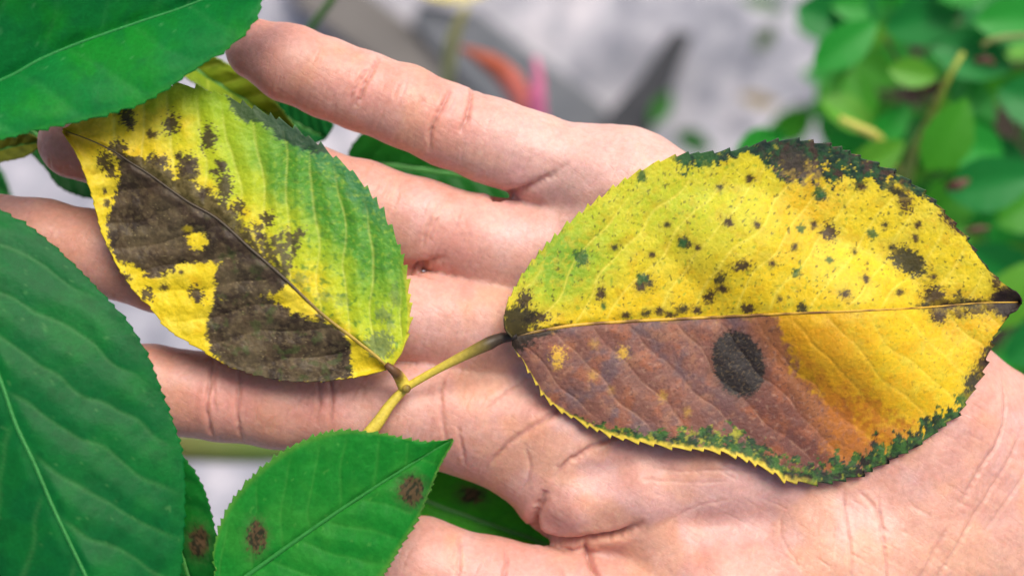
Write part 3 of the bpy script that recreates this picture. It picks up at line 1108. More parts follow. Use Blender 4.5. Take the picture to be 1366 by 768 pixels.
sick = thing('compound_leaf', 'yellowing leaf of two blotched leaflets joined by a short stalk, lying on the palm', 'leaf', w3(545, 515, 75))
o2, V2 = make_leaf(sick, L2_MID, L2_UP, L2_LOW, z_l2, col_l2, ns=430, nh=135, nv=13, quilt=2.0, vein=0.7, teeth=(44, 5.4), mat=M_SICK,
                   part='leaflet', midrib=lambda u: lin(206, 160, 50) + 0 * u[:, None] if False else np.tile(lin(206, 160, 50), (len(u), 1)) + (lin(70, 52, 40) - lin(206, 160, 50)) * np.clip(1 - u / 0.12, 0, 1)[:, None] + (lin(120, 84, 40) - lin(206, 160, 50)) * sstep(0.5, 0.62, fbm(u * 30, u * 0 + 0.37, 3, 2))[:, None],
                   mid_r=(2.4, 0.8), seed=1, on_hand=True, wav=3.0)
o2['label'] = 'larger leaflet, yellow above and brown below its midrib'

# --- left hand leaflet
L1_MID = [(520, 490), (478, 456), (430, 419), (380, 372), (330, 328), (290, 292), (252, 270), (226, 252), (200, 233), (176, 218), (150, 201), (118, 186), (84, 174)]
L1_UP = [(520, 490), (536, 468), (546, 436), (547, 400), (542, 360), (530, 322), (512, 285), (490, 252), (462, 222), (430, 196), (398, 174), (358, 152), (320, 136), (290, 124), (262, 116), (236, 113), (205, 118), (175, 128), (140, 142), (108, 160), (84, 174)]
L1_LOW = [(520, 490), (500, 496), (470, 503), (430, 508), (385, 508), (340, 500), (300, 486), (262, 463), (222, 438), (202, 412), (182, 392), (163, 366), (148, 338), (135, 308), (127, 276), (118, 245), (104, 208), (84, 174)]


def col_l1(x, y, s, t, vd, env):
    n = len(x)
    fine = fbm(x / 9, y / 9, 2, 4)
    c = np.tile(YEL, (n, 1))
    c = mix(c, YEL2, sstep(0.45, 0.7, fbm(x / 45, y / 45, 5, 3)) * 0.4)
    c = mix(c, ORA, sstep(0.55, 0.75, fbm(x / 40, y / 40, 6, 3)) * 0.4)
    upper = np.where(t > 0, 1.0, 0.0)
    # green side
    gq = 4 + (x - 300) * 0.62 - (y - 300) * 0.55 + (fbm(x / 60, y / 60, 8, 4) - 0.5) * 90
    c = mix(c, lin(180, 194, 34), sstep(5, 50, gq) * upper * 0.9)
    c = mix(c, lin(134, 176, 36), sstep(40, 95, gq) * upper * (0.6 + 0.7 * (fine - 0.3)))
    gr = sstep(0.30, 0.68, t + 0.5 * (fbm(x / 34, y / 34, 9, 4) - 0.5)) * sstep(300, 380, x) * sstep(430, 330, y)
    c = mix(c, lin(70, 138, 38), np.clip(gr * 1.15, 0, 1) * 0.92)
    c = mix(c, lin(54, 118, 66), sstep(0.78, 0.95, t + 0.3 * (fbm(x / 16, y / 16, 10, 3) - 0.5)) * sstep(330, 380, x) * sstep(330, 270, y) * 0.9)
    c = mix(c, lin(150, 180, 30), sstep(0.5, 0.85, t) * sstep(230, 290, x) * sstep(400, 320, x) * 0.6)
    c = mix(c, lin(170, 192, 56), speck(x, y, 6, 0.50, 11, 0.30) * upper * sstep(300, 380, x) * 0.4)
    c = mix(c, lin(72, 124, 44), speck(x, y, 9, 0.56, 12, 0.22) * upper * sstep(330, 400, x) * 0.7)
    c = mix(c, lin(226, 222, 110), np.exp(-(vd / 0.045) ** 2) * env * 0.3 * upper)
    edge_y = sstep(0.07, 0.03, 1 - t) * sstep(330, 400, y)
    c = mix(c, lin(200, 190, 50), edge_y * 0.8)
    # dead grey brown areas
    dark = np.zeros(n)
    P1 = [(160, 202), (212, 226), (268, 262), (332, 312), (392, 372), (366, 392), (345, 398), (330, 402), (300, 404), (286, 398), (286, 372), (292, 350), (240, 352), (232, 360), (221, 366), (200, 371), (176, 352), (155, 347), (146, 327), (141, 300), (150, 272), (158, 240)]
    P2 = [(286, 398), (345, 394), (362, 398), (388, 416), (415, 424), (440, 432), (456, 440), (468, 460), (470, 500), (440, 512), (380, 512), (330, 503), (300, 489), (281, 468), (274, 447), (278, 422)]
    P3 = [(160, 208), (184, 210), (204, 209), (222, 220), (234, 236), (244, 214), (260, 214), (264, 248), (292, 264), (316, 286), (334, 302), (356, 318), (380, 306), (408, 308), (396, 332), (392, 350), (384, 378), (340, 366), (290, 322), (240, 290), (190, 246)]
    dark = np.maximum(dark, region(x, y, P1, 4.5, 2.0, 8, 1))
    dark = np.maximum(dark, region(x, y, P2, 4.5, 2.0, 8, 2))
    d3 = region(x, y, P3, 7.5, 2.0, 9, 3)
    hole = np.maximum(blob(x, y, 263, 322, 13, 12, 0, 6, 2.5, 7, 4), blob(x, y, 250, 305, 6, 4, 0, 4, 2, 5, 4) * 0.6)
    dark = dark * (1 - hole)
    dc = mix(np.tile(lin(82, 67, 46), (n, 1)), lin(56, 44, 32), sstep(0.42, 0.62, fbm(x / 30, y / 30, 21, 4)))
    dc = mix(dc, lin(112, 98, 70), sstep(0.45, 0.70, fbm(x / 55, y / 55, 27, 3)) * 0.55)
    dc = mix(dc, lin(42, 32, 24), sstep(0.5, 0.72, fbm(x / 24, y / 60, 29, 4)) * 0.6)
    dc = mix(dc, lin(116, 100, 68), sstep(0.5, 0.66, fbm(x / 7, y / 7, 22, 3)) * 0.5)
    dc = mix(dc, lin(150, 134, 92), speck(x, y, 3.8, 0.70, 23, 0.10) * 0.7 * sstep(0.42, 0.6, fbm(x / 30, y / 30, 26, 3)))
    dc = mix(dc, lin(70, 84, 40), sstep(0.55, 0.7, fbm(x / 18, y / 18, 24, 3)) * sstep(230, 330, x) * 0.6)
    dc = mix(dc, lin(54, 40, 32), sstep(10, 2, np.abs(line_d(x, y, [(180, 222), (226, 258), (290, 300), (380, 380)])[0] - 6)) * 0.6 * (1 - upper))  # fold shadow beside the midrib, painted into the dead area's colour
    c = c + (dc - c) * np.maximum(dark * np.where(t < 0.02, 1, 0), 0)[:, None]
    gd = mix(np.tile(lin(90, 78, 52), (n, 1)), lin(58, 48, 34), sstep(0.45, 0.6, fbm(x / 9, y / 9, 25, 3)))
    gd = mix(gd, lin(92, 84, 56), sstep(320, 390, x) * 0.5)
    d3 = d3 * (1 - 0.75 * speck(x, y, 7, 0.56, 46, 0.08) * sstep(300, 350, x))
    c = c + (gd - c) * (d3 * upper * 0.94)[:, None]
    # spots
    spots = [(169, 153, 9, 11, 0, 0), (172, 165, 8, 6, 40, 0), (229, 166, 9, 13, 0, 0), (204, 181, 7, 4, -30, 0), (199, 177, 3, 5, 0, 0), (277, 170, 4, 3, 0, 0), (278, 186, 9, 14, 0, 0), (157, 199, 12, 11, 0, 0),
             (139, 214, 8, 12, -10, 0), (149, 228, 7, 9, 0, 0), (213, 214, 10, 8, 0, 0), (239, 209, 5, 6, 0, 0), (250, 220, 11, 13, 0, 0), (292, 218, 6, 4, 30, 0), (297, 223, 6, 8, 0, 0), (287, 229, 6, 5, 0, 0), (300, 250, 10, 17, 0, 0), (318, 277, 9, 9, 0, 0), (276, 254, 5, 4, 0, 0), (270, 262, 4, 5, 0, 0),
             (357, 292, 9, 9, 0, 0), (347, 314, 5, 5, 0, 0), (345, 303, 6, 4, 0, 0), (90, 178, 3, 3, 0, 0), (83, 184, 3, 3, 0, 0), (168, 370, 6, 5, 0, 0), (262, 391, 11, 8, 50, 0), (264, 398, 5, 6, 0, 0), (219, 383, 6, 4, 0, 0), (241, 363, 4, 3, 0, 0), (196, 392, 8, 8, 30, 0), (428, 424, 7, 4, 40, 0), (140, 255, 3, 4, 0, 0), (143, 272, 4, 6, 0, 0)]
    for i, (cx, cy, rx, ry, an, _) in enumerate(spots):
        c = mix(c, lin(66, 52, 38), blob(x, y, cx, cy, rx * 1.05, ry * 1.05, an, 8.0, 1.8, 5.0, i + 3) * 0.93)
    for i, (cx, cy, rx, ry, k) in enumerate([(507, 460, 18, 18, .8), (509, 420, 9, 9, .6), (527, 395, 6, 14, .5), (432, 394, 10, 7, .4), (400, 372, 10, 8, .5), (520, 432, 6, 10, .5), (455, 402, 8, 8, .4)]):
        c = mix(c, lin(112, 128, 78), blob(x, y, cx, cy, rx, ry, 0, 8, 3, 6, 30 + i) * k)
    # dark scorched bit of the upper margin
    um = region(x, y, [(302, 122), (330, 132), (368, 152), (396, 168), (430, 190), (446, 206), (424, 204), (396, 196), (372, 186), (352, 166), (322, 160), (308, 148)], 6, 2.5, 8, 7)
    c = mix(c, lin(40, 64, 44), um * 0.9)
    c = mix(c, lin(96, 60, 46), sstep(0.985, 1.0, 1 - s) * 0.7)
    # purple brown tip
    c = mix(c, lin(196, 146, 36), sstep(46, 12, np.hypot(x - 105, y - 172)) * 0.5)
    return c


def z_l1(x, y, s, t):
    ta = np.abs(t)
    z = np.where(t < 0, 112 - 46 * ta + 30 * ta * ta, 112 - 12 * ta + 6 * ta * ta)   # ridged along the midrib
    z = z + 4 * (1 - s) - 2 * s
    z = z + 5 * np.sin(s * 8 + 1) * t * t + 16 * sstep(0.75, 1.0, s)
    return z


o1, V1 = make_leaf(sick, L1_MID, L1_UP, L1_LOW, z_l1, col_l1, ns=300, nh=100, nv=11, quilt=4.6, vein=0.9, teeth=(34, 6.5, 2.2), mat=M_SICK,
                   part='leaflet', midrib=lambda u: np.tile(lin(170, 140, 50), (len(u), 1)) + (lin(72, 60, 44) - lin(170, 140, 50)) * np.clip((u - 0.12) / 0.2, 0, 1)[:, None],
                   mid_r=(2.4, 0.6), seed=4, on_hand=True, wav=4.0)
o1['label'] = 'smaller leaflet, half green and half covered in dark dead patches'


def pz(px, py, z):
    x, y = proj(px, py, z)
    return w3(x, y, z)


def stalk(name, pts, rads, mat, parent, cols, nseg=12, n=40):
    p = spline(pts, n)
    r = np.interp(np.linspace(0, 1, n), np.linspace(0, 1, len(rads)), rads) * S
    cc = np.stack([np.interp(np.linspace(0, 1, n), np.linspace(0, 1, len(cols)), [q[k] for q in cols]) for k in range(3)], 1)
    path = [pz(*q) for q in p]
    return tube_mesh(name, path, r, mat, parent, cc, nseg)


YST = lin(210, 186, 70)
YST2 = lin(160, 150, 52)
BST = lin(70, 54, 40)
ztip2 = float(V2[0, V2.shape[1] // 2, 2] / S)
ztip1 = float(V1[0, V1.shape[1] // 2, 2] / S)
st = stalk('stalk', [(380, 680, 84), (440, 632, 84), (497, 572, 84), (520, 540, 82), (541, 518, 80), (556, 508, 82), (590, 489, 88), (625, 471, 94), (650, 459, 98), (668, 451, ztip2), (690, 448, ztip2)],
           [7.5, 7, 6.4, 7.4, 8.4, 6.6, 5.2, 5.2, 6.6, 8.6, 5], M_STEM, sick, [YST2, YST, YST, YST, YST, YST, YST, YST, lin(176, 154, 62), lin(60, 48, 36), lin(40, 33, 28)])
stalk('side_stalk', [(541, 518, 80), (533, 503, 88), (526, 495, ztip1), (515, 486, ztip1)], [9, 7.5, 6.5, 4], M_STEM, st, [YST, YST, lin(110, 76, 44), lin(96, 64, 44)], 10, 14)
stalk('bud_scar', [(540, 519, 88), (543, 518, 93), (546, 517, 95)], [4, 6, 3.5], M_STEM, st, [lin(130, 108, 50), lin(176, 150, 60), lin(120, 98, 50)], 10, 8)


# --- green leaves
def green_col(base, alt, veinc, deep, spots=(), seed=0, veink=0.45, warm=None):
    def f(x, y, s, t, vd, env):
        n = len(x)
        c = np.tile(np.asarray(base, np.float32), (n, 1))
        c = mix(c, alt, sstep(0.38, 0.68, fbm(x / 90, y / 90, 3 + seed, 4)) * 0.8)
        c = mix(c, deep, sstep(0.5, 0.72, fbm(x / 30, y / 30, 5 + seed, 4)) * 0.45)
        c = mix(c, veinc, np.exp(-(vd / 0.05) ** 2) * env * veink)
        c = mix(c, veinc, speck(x, y, 12, 0.76, 9 + seed, 0.06) * 0.4)
        if warm is not None:
            c = mix(c, warm, sstep(0.10, 0.0, 1 - np.abs(t)) * 0.35)
        for i, (cx, cy, rx, ry) in enumerate(spots):
            m = blob(x, y, cx, cy, rx, ry, 0, 5, 3, 6, seed + i)
            h = blob(x, y, cx, cy, rx * 1.5, ry * 1.4, 0, 6, 9, 8, seed + i)
            c = mix(c, lin(70, 100, 50), h * 0.5)
            sc = mix(np.tile(lin(92, 66, 48), (n, 1)), lin(44, 36, 30), sstep(0.45, 0.6, fbm(x / 6, y / 6, 14 + i, 3)))
            c = c + (sc - c) * (m * 0.92)[:, None]
        return c
    return f


GA = lin(18, 112, 48)
GB = lin(24, 126, 44)
GC = lin(40, 136, 40)
GV = lin(96, 160, 84)
GD = lin(8, 84, 36)
LM = lin(120, 168, 70)


def green(label, mid, up, low, zf, colf, pet=None, **kw):
    m = np.asarray(mid, float)
    zz = float(np.mean(zf(np.array([m[0, 0]]), np.array([m[0, 1]]), np.array([0.0]), np.array([0.0]))))
    r = thing('rose_leaf', label, 'leaf', pz(m[0, 0], m[0, 1], zz), kw.pop('group', None))
    args = dict(ns=150, nh=44, nv=8, quilt=2.5, vein=0.8, teeth=(44, 5.0), midrib=lin(70, 140, 60), mid_r=(5.5, 1.8))
    args.update(kw)
    o, V = make_leaf(r, mid, up, low, zf, colf, **args)
    if pet:
        z0 = float(V[0, V.shape[1] // 2, 2] / S)
        pp = [(m[0, 0], m[0, 1], z0)] + list(pet)
        stalk('leaf_stalk', pp, [6, 6, 7], M_STEM, r, [lin(86, 130, 60), lin(96, 120, 60)], 10, 20)
    return r


# upper left corner
green('large smooth dark green leaf filling the upper corner above the ring fingertip',
      [(-300, 214), (-150, 168), (0, 108), (53, 80), (105, 58), (185, 30), (250, 8), (330, -26), (400, -70)],
      [(-300, 214), (-220, 80), (-90, -40), (60, -120), (200, -160), (320, -130), (400, -70)],
      [(-300, 214), (-180, 222), (-60, 200), (0, 187), (60, 172), (110, 162), (155, 150), (190, 139), (226, 117), (262, 91), (300, 69), (328, 43), (345, 22), (351, 0), (372, -30), (400, -70)],
      lambda x, y, s, t: 150 + 92 * np.abs(t) ** 1.15 - 26 * s - 58 * np.where(t < 0, t * t, 0),
      green_col(lin(14, 116, 48), lin(20, 128, 34), lin(80, 150, 90), lin(10, 98, 46), seed=2, veink=0.10, warm=lin(60, 140, 50)),
      pet=[(-380, 240, 150), (-470, 300, 90)], quilt=3, vein=0.8, nv=9, rough_=0.5, seed=10, teeth=(46, 4.5), midrib=lin(34, 122, 54), mid_r=(3.4, 1.2))
# left edge
green('large quilted green leaf with pale side veins, covering the middle and index fingertips',
      [(-130, 230), (-90, 310), (-40, 410), (0, 505), (21, 565), (46, 618), (70, 674), (95, 727), (120, 780), (160, 880), (190, 1000)],
      [(-130, 230), (-70, 250), (0, 279), (50, 309), (92, 346), (132, 386), (167, 424), (196, 470), (216, 520), (231, 560), (243, 602), (247, 645), (246, 700), (241, 770), (225, 890), (190, 1000)],
      [(-130, 230), (-190, 330), (-220, 470), (-190, 640), (-110, 800), (30, 940), (190, 1000)],
      lambda x, y, s, t: 196 - 62 * np.abs(t) ** 1.2 - 10 * s + 14 * np.where(t > 0, t * t, 0),
      green_col(lin(6, 92, 40), lin(14, 106, 40), lin(80, 136, 74), lin(3, 76, 30), seed=6, veink=0.30),
      pet=[(-160, 150, 160), (-220, 40, 120)], quilt=3.2, vein=0.8, nv=9, rough_=0.45, slope=1.25, seed=14, teeth=(60, 4.0), midrib=lin(48, 126, 56), mid_r=(3.2, 1.6), ns=220, nh=60)
# bottom leaf with two brown spots
green('green leaf with two small brown spots, pointed end above the thumb',
      [(240, 845), (285, 800), (330, 767), (380, 731), (440, 689), (490, 656), (550, 618), (604, 586)],
      [(240, 845), (268, 800), (286, 765), (284, 738), (293, 700), (311, 665), (341, 630), (380, 600), (420, 581), (462, 573), (510, 578), (560, 588), (604, 586)],
      [(240, 845), (330, 868), (420, 840), (480, 800), (511, 767), (532, 733), (556, 694), (571, 658), (586, 620), (597, 600), (604, 586)],
      lambda x, y, s, t: 128 + 18 * np.abs(t) ** 1.4 - 14 * t * t * np.where(t > 0, 1, 0) + 10 * s * s,
      green_col(lin(24, 122, 36), lin(44, 132, 42), lin(84, 154, 64), lin(14, 112, 34), spots=((342, 716, 12, 21), (549, 654, 16, 19)), seed=9, veink=0.18, warm=lin(120, 150, 60)),
      pet=[(190, 880, 120), (120, 940, 90)], quilt=2.4, vein=0.7, nv=9, seed=18, teeth=(48, 4.6), on_hand=True, ns=200, nh=56, midrib=lin(40, 120, 44), mid_r=(4.0, 1.5))
# dark little leaf between the two
green('narrow shaded green leaf with a brown blotch, wedged between two larger green leaves',
      [(170, 560), (205, 640), (235, 720), (262, 800), (285, 890)],
      [(170, 560), (210, 585), (246, 612), (270, 648), (284, 694), (292, 750), (296, 820), (285, 890)],
      [(170, 560), (150, 640), (170, 740), (220, 830), (285, 890)],
      lambda x, y, s, t: 20 + 10 * np.abs(t),
      green_col(lin(16, 104, 34), lin(20, 110, 30), lin(60, 120, 60), lin(10, 80, 30), spots=((265, 722, 13, 20),), seed=12, veink=0.15),
      seed=22, ns=100, nh=30, teeth=(30, 3))
# under the hand, between index and thumb
wl = green('green leaf below the hand seen between index finger and thumb',
           [(470, 620), (560, 664), (640, 694), (720, 722), (800, 760)],
           [(470, 620), (540, 590), (640, 590), (750, 650), (800, 760)],
           [(470, 620), (490, 700), (570, 780), (700, 810), (800, 760)],
           lambda x, y, s, t: -120 + 16 * np.abs(t),
           green_col(lin(58, 158, 28), lin(62, 158, 26), lin(90, 164, 60), lin(48, 146, 26), spots=((629, 660, 16, 10),), seed=15, veink=0.1),
           seed=26, ns=100, nh=30)
stalk('leaf_stalk', [(600, 600, -150), (586, 645, -150), (567, 688, -150), (540, 760, -150)], [7, 8, 8], M_STEM, wl, [lin(150, 176, 110), lin(130, 160, 90)])
# below little and ring finger
green('dark green leaf below the hand in the gap next to the little finger base',
      [(472, 216), (530, 222), (620, 234), (750, 250)],
      [(472, 216), (466, 202), (486, 177), (530, 165), (610, 180), (690, 210), (750, 250)],
      [(472, 216), (500, 262), (560, 292), (660, 292), (750, 250)],
      lambda x, y, s, t: -190 + 14 * np.abs(t),
      green_col(lin(22, 98, 26), lin(20, 92, 20), lin(50, 120, 50), lin(14, 82, 24), seed=17, veink=0.1), seed=30, ns=100, nh=30, teeth=(24, 2))
green('dark green leaf below the gap between little and ring fingertips',
      [(434, 184), (400, 168), (365, 146), (330, 118)],
      [(434, 184), (444, 163), (420, 140), (385, 124), (330, 118)],
      [(434, 184), (422, 190), (390, 206), (345, 180), (330, 118)],
      lambda x, y, s, t: -170 + 14 * np.abs(t),
      green_col(lin(20, 108, 46), lin(18, 100, 40), lin(60, 130, 70), lin(14, 88, 36), seed=19, veink=0.12), seed=34, ns=100, nh=30, teeth=(24, 2))
green('striped yellow green leaf behind the little fingertip',
      [(215, 62), (260, 92), (300, 118), (345, 145), (400, 180)],
      [(215, 62), (262, 66), (310, 90), (355, 124), (400, 180)],
      [(215, 62), (240, 96), (285, 126), (335, 154), (400, 180)],
      lambda x, y, s, t: -120 + 20 * np.abs(t),
      green_col(lin(134, 160, 40), lin(156, 176, 50), lin(190, 200, 80), lin(60, 96, 30), seed=21, veink=0.6), seed=38, ns=100, nh=30, nv=6, quilt=4, teeth=(20, 3))
green('small olive leaf poking in beside the ring fingertip',
      [(-90, 222), (-40, 210), (0, 200), (30, 193), (56, 190)],
      [(-90, 222), (-50, 190), (0, 178), (36, 178), (56, 190)],
      [(-90, 222), (-40, 228), (0, 216), (34, 208), (56, 190)],
      lambda x, y, s, t: -60 + 10 * np.abs(t),
      green_col(lin(120, 124, 36), lin(98, 112, 30), lin(150, 150, 60), lin(60, 70, 24), seed=23, veink=0.2), seed=42, ns=80, nh=20, teeth=(16, 2))
green('curved dark green leaf peeping out under the ring fingertip',
      [(20, 150), (60, 190), (110, 225), (170, 262)],
      [(20, 150), (80, 150), (150, 200), (170, 262)],
      [(20, 150), (36, 196), (60, 224), (74, 244), (92, 256), (122, 264), (170, 262)],
      lambda x, y, s, t: -130 + 14 * np.abs(t),
      green_col(lin(18, 84, 26), lin(20, 92, 28), lin(40, 110, 50), lin(10, 70, 20), seed=25, veink=0.1), seed=46, ns=80, nh=24, teeth=(18, 2))
green('blurred green leaf low at the edge above the middle fingertip',
      [(-120, 180), (-60, 215), (-20, 240), (16, 266)],
      [(-120, 180), (-40, 196), (0, 226), (16, 266)],
      [(-120, 180), (-90, 230), (-30, 268), (16, 266)],
      lambda x, y, s, t: -420 + 14 * np.abs(t),
      green_col(lin(30, 104, 40), lin(30, 96, 34), lin(60, 120, 60), lin(14, 70, 24), seed=27, veink=0.1), seed=50, ns=60, nh=20, teeth=(12, 2))

# ------------------------------------------------------------------ things on the ground far below
def slab(name, poly, z0, z1, mat, label, cat, bev=8):
    n = len(poly)
    V = [w3(*proj(a, b, z1), z1) for a, b in poly] + [w3(*proj(a, b, z1), z0) for a, b in poly]
    F = [list(range(n))[::-1], [n + i for i in range(n)]] + [[i, (i + 1) % n, n + (i + 1) % n, n + i] for i in range(n)]
    me = bpy.data.meshes.new(name)
    me.from_pydata(V, [], F)
    me.materials.append(mat)
    o = bpy.data.objects.new(name, me)
    COL.objects.link(o)
    m = o.modifiers.new('soft_edges', 'BEVEL')
    m.width = bev * S
    m.segments = 2
    tag(o, label, cat)
    return o


M_BOARD = plain_material('weathered_board', (0.115, 0.105, 0.095), (0.18, 0.165, 0.15), 30, 0.8, 0.4, 0.001)
M_BOARD2 = plain_material('grey_board', (0.10, 0.108, 0.12), (0.165, 0.17, 0.18), 30, 0.8, 0.4, 0.001)
slab('board', [(372, -60), (425, -60), (556, 40), (670, 150), (620, 180), (500, 84), (395, 8)], GZ, GZ + 110, M_BOARD, 'grey brown weathered board on the ground beyond the little finger', 'board')
slab('board', [(560, 2), (640, 18), (806, 140), (830, 210), (740, 250), (548, 28)], GZ, GZ + 150, M_BOARD2, 'slate grey board on the ground behind the pink shoot', 'board')
M_BAR = plain_material('dark_bar', (0.03, 0.032, 0.036), (0.06, 0.06, 0.066), 30, 0.8, 0.4, 0.001)
slab('wooden_bar', [(898, 40), (926, 46), (892, 124), (858, 200), (792, 214), (800, 164), (854, 104)], GZ, GZ + 220, M_BAR, 'narrow dark grey bar lying on the pale ground beyond the palm', 'bar')

M_PINK = plain_material('pink_shoot', (0.62, 0.16, 0.24), (0.62, 0.22, 0.22), 20, 0.5, 0.2, 0.0005)
ps = thing('pink_shoot', 'forked orange and pink shoot standing behind the little finger', 'shoot', pz(705, 170, -900))
stalk('stem', [(718, 200, -1500), (716, 140, -1420), (718, 105, -1390), (714, 76, -1380)], [22, 24, 20, 6], M_STEM, ps, [lin(206, 110, 150), lin(214, 110, 150), lin(206, 120, 150)])
stalk('branch', [(706, 170, -1460), (690, 122, -1420), (668, 94, -1400), (640, 76, -1380), (615, 64, -1375)], [16, 26, 28, 22, 6], M_STEM, ps, [lin(200, 120, 108), lin(200, 112, 104), lin(160, 74, 48), lin(150, 70, 44)])

def weed(name, label, pts, rads, c0, c1, cat='stem'):
    z = pts[0][2]
    r = thing(name, label, cat, pz(*pts[0]))
    stalk('stem', pts, rads, M_STEM, r, [c0, c1], 10, 24)
    return r


weed('grass_blade', 'slim dark green stem in the corner beyond the little fingertip', [(396, 70, -700), (412, 42, -640), (428, 20, -600), (446, -6, -570), (470, -60, -540)], [9, 8, 7, 5], lin(90, 140, 60), lin(60, 92, 40))
weed('dry_stalk', 'pale olive stalk in front of the slate grey board', [(590, 130, -1500), (598, 96, -1450), (602, 60, -1400), (614, 26, -1350), (622, 10, -1330)], [14, 16, 16, 8], lin(128, 140, 96), lin(168, 160, 100))
weed('twig', 'thin brown green twig below the gap under the index finger', [(150, 592, -1500), (262, 596, -1480), (320, 598, -1480), (440, 600, -1470)], [34, 36, 34, 24], lin(110, 96, 50), lin(70, 110, 30))


def small_leaf(name, label, a, b, wd, z, c0, c1, seed, cat='leaf', zt=0, group=None):
    a, b = np.array(a, float), np.array(b, float)
    d = b - a
    nrm = np.array([-d[1], d[0]]) / np.linalg.norm(d) * wd
    q = lambda u, k: tuple(a + d * u + nrm * k)
    r = thing(name, label, cat, pz(a[0], a[1], z), group)
    make_leaf(r, [q(0, 0), q(.5, .05), q(1, 0)], [q(0, 0), q(.25, .75), q(.55, 1), q(.85, .5), q(1, 0)], [q(0, 0), q(.25, -.75), q(.55, -1), q(.85, -.5), q(1, 0)],
              lambda x, y, s, t: z + zt * s + wd * 0.5 * np.abs(t), green_col(c0, c1, c1, c0, seed=seed), ns=50, nh=12, nv=6, teeth=(16, 2), seed=seed, midrib=c1, mid_r=(4, 1.5))
    return r


small_leaf('fallen_leaf', 'bright yellow fallen leaf at the top edge above the slate board', (545, -22), (650, -12), 16, GZ + 210, lin(216, 200, 60), lin(230, 214, 90), 61)
small_leaf('weed_leaf', 'small green weed leaf beside the narrow grey bar', (868, 168), (896, 122), 12, GZ + 260, lin(44, 110, 30), lin(60, 130, 40), 62)
small_leaf('weed_leaf', 'small dark green leaf peeping over the edge of the palm', (900, 176), (950, 200), 14, GZ + 500, lin(26, 90, 24), lin(40, 110, 30), 63)
small_leaf('fallen_leaf', 'little dark dried leaf on the pale ground, left of the shrub', (1008, 68), (1034, 34), 11, GZ + 120, lin(70, 92, 56), lin(90, 110, 70), 64)
small_leaf('fallen_leaf', 'dark olive leaf on the ground just above the yellow leaflet', (1046, 150), (1084, 146), 9, GZ + 120, lin(40, 46, 16), lin(60, 60, 20), 65)
small_leaf('fallen_leaf', 'tan dry leaf on the ground close to the shrub', (985, 128), (1040, 140), 9, GZ + 100, lin(140, 126, 96), lin(168, 150, 110), 66)
small_leaf('weed_leaf', 'long dull green leaf at the top edge over pale ground', (985, -4), (1052, 14), 9, GZ + 300, lin(70, 110, 60), lin(90, 130, 80), 67)
small_leaf('weed_leaf', 'bright green leaf rising just behind the upper edge of the yellow leaflet', (980, 208), (1048, 178), 22, -700, lin(36, 140, 46), lin(50, 150, 50), 68)

# ------------------------------------------------------------------ shrub
shrub = thing('shrub', 'dense leafy green shrub beside the pale ground, behind the large leaflet', 'shrub', w3(*proj(1300, 180, GZ + 30), GZ + 30))
BL = []
for k in range(5):
    c0 = [lin(36, 142, 44), lin(84, 150, 38), lin(26, 124, 50), lin(58, 138, 26), lin(30, 108, 34)][k]
    mt = NB('shrub_leaf_%d' % k)
    f = mt.ramp(mt.noise(60, 3, 0.6), [(0.3, tuple(c0 * 0.8)), (0.7, tuple(np.clip(c0 * 1.15, 0, 1)))])
    mt.l(f, mt.b.inputs['Base Color'])
    mt.b.inputs['Roughness'].default_value = 0.5
    mt.b.inputs['Specular IOR Level'].default_value = 0.3
    tr = mt.n('ShaderNodeBsdfTranslucent')
    mt.l(f, tr.inputs['Color'])
    mx = mt.n('ShaderNodeMixShader')
    mx.inputs[0].default_value = 0.25
    mt.l(mt.b.outputs[0], mx.inputs[1])
    mt.l(tr.outputs[0], mx.inputs[2])
    mt.l(mx.outputs[0], mt.out.inputs['Surface'])
    # unit leaf mesh: base at origin, tip at +x, length 1
    V, F = [], []
    A, B = 13, 7
    for i in range(A):
        u = i / (A - 1)
        hw_ = 0.30 * math.sin(math.pi * u ** 0.85) ** 0.85 if 0 < u < 1 else 0.0
        hw_ *= 1.0 + 0.12 * (k - 2) * 0.5
        for j in range(B):
            v = j / (B - 1) * 2 - 1
            saw = 1 + (0.05 if (i % 2 and abs(v) == 1) else 0)
            V.append((u, v * hw_ * saw, 0.10 * abs(v) * hw_ * 3 - 0.16 * (u - 0.4) ** 2 + 0.012 * math.sin(u * 30 + abs(v) * 4) * abs(v)))
    for i in range(A - 1):
        for j in range(B - 1):
            a = i * B + j
            F.append((a, a + B, a + B + 1, a + 1))
    me = bpy.data.meshes.new('leaf')
    me.from_pydata(V, [], F)
    me.polygons.foreach_set('use_smooth', np.ones(len(F), bool))
    me.materials.append(mt.m)
    BL.append(me)


def shrub_leaf(px, py, z, length, ang, kind, tilt=0.0, roll=0.0):
    """ang: direction of the tip in the picture, degrees, 0 = right, 90 = up"""
    o = bpy.data.objects.new('leaf', BL[kind])
    COL.objects.link(o)
    k = (CAM_H - z) / CAM_H
    o.parent = shrub
    o.location = Vector(pz(px, py, z)) - shrub.location
    o.rotation_euler = (roll, tilt, math.radians(ang))
    s = length * 1.0 * S * k
    o.scale = (s, s, s)
    return o


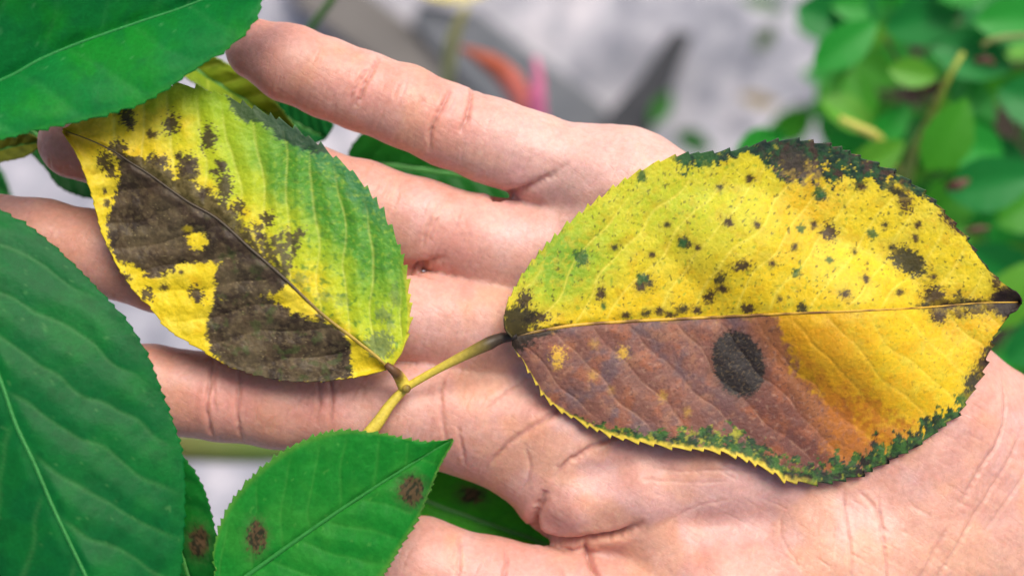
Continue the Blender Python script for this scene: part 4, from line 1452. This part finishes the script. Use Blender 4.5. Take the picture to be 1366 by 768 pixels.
near = [  # base px, py, z, length, direction, kind, roll
    (1085, 90, -760, 105, 35, 0, .2), (1095, 132, -800, 90, -30, 1, -.2), (1185, 92, -700, 70, -10, 1, .1), (1235, 228, -640, 110, 62, 3, .2),
    (1262, 255, -700, 120, 10, 2, .1), (1340, 205, -760, 110, 170, 0, .1), (1290, 330, -720, 130, -35, 2, .3), (1320, 440, -640, 110, 60, 1, -.2),
    (1180, 40, -800, 120, 20, 2, .2), (1240, 60, -820, 120, -15, 2, -.1), (1110, 10, -860, 110, 5, 0, .2), (1300, 30, -760, 130, 5, 0, .1), (1330, 120, -780, 120, -20, 2, .2),
    (1130, 235, -700, 90, 30, 1, .1), (1160, 200, -780, 80, 50, 0, .1), (1270, 150, -860, 110, -50, 0, .2), (1330, 300, -800, 110, 30, 3, .1), (1120, 60, -900, 100, 70, 2, 0),
    (1350, 360, -780, 120, 200, 1, .2), (1200, 20, -820, 110, 60, 0, .1), (1150, 170, -900, 80, 100, 3, .1), (1345, 70, -860, 120, 120, 2, .1), (1060, 10, -1300, 100, -20, 2, .1), (1250, 0, -760, 120, 30, 0, .1),
    (1300, 200, -900, 120, 95, 0, .2), (1366, 260, -820, 120, 130, 2, .1), (1225, 300, -800, 110, 40, 3, .1), (1340, 480, -700, 120, 30, 2, .1), (1280, 420, -800, 120, 20, 0, .1),
]
for a in near:
    shrub_leaf(a[0], a[1], a[2], a[3], a[4], a[5], random.uniform(-.25, .25), a[6] + random.uniform(-.2, .2))
rs = random.Random(5)
for i in range(290):
    z = rs.uniform(-2200, -900)
    px = rs.uniform(1075, 1440 if i % 4 else 1700)
    py = rs.uniform(-60 if i % 4 else -280, 520)
    lim = 1085 + 30 * math.sin(py / 40.0) + max(0, (py - 250)) * 0.5
    if px < lim or math.hypot(px - 1198, py - 112) < 48 or (math.hypot((px - 1320) / 1.5, py - 205) < 40 and z > -1800):
        continue
    shrub_leaf(px, py, z, rs.uniform(60, 95), rs.uniform(0, 360), rs.choice([0, 0, 1, 1, 2, 3, 3, 4]), rs.uniform(-.5, .5), rs.uniform(-.5, .5))
# stems of the shrub
for pts, rr, c0, c1 in [
    ([(1200, 330, -1300), (1215, 215, -900), (1240, 160, -760), (1262, 110, -680), (1285, 70, -660)], [12, 10, 10, 8, 5], lin(116, 136, 40), lin(150, 160, 60)),
    ([(1120, 158, -700), (1145, 170, -690), (1170, 184, -700), (1200, 230, -900)], [6, 11, 10, 6], lin(196, 190, 90), lin(140, 130, 50)),
    ([(1300, 300, GZ + 30), (1290, 240, -2200), (1270, 180, -1500), (1225, 120, -1000), (1180, 50, -850)], [22, 18, 14, 10, 5], lin(70, 80, 40), lin(96, 110, 50)),
    ([(1300, 300, GZ + 30), (1330, 260, -2100), (1350, 230, -1300), (1366, 150, -900), (1380, 40, -760)], [22, 18, 14, 10, 5], lin(70, 80, 40), lin(96, 110, 50)),
    ([(1290, 290, GZ + 30), (1300, 340, -2000), (1310, 380, -1200), (1330, 420, -800)], [20, 16, 12, 6], lin(70, 80, 40), lin(110, 120, 50)),
    ([(1310, 62, -680), (1330, 52, -670), (1400, 46, -680)], [6, 6, 5], lin(120, 130, 70), lin(100, 120, 60)),
]:
    stalk('stem', pts, rr, M_STEM, shrub, [c0, c1], 8, 24)
for pts, rr in [([(1215, 120, -900), (1235, 112, -880), (1262, 118, -880)], [16, 22, 12]), ([(1262, 250, -620), (1280, 246, -610), (1292, 240, -610)], [5, 11, 4]), ([(1300, 82, -700), (1316, 80, -700), (1326, 86, -700)], [5, 9, 4]), ([(1285, 312, -660), (1300, 306, -660), (1320, 304, -660)], [3, 7, 3])]:
    stalk('bud', pts, rr, M_STEM, shrub, [lin(70, 34, 28), lin(96, 62, 48)], 10, 12)
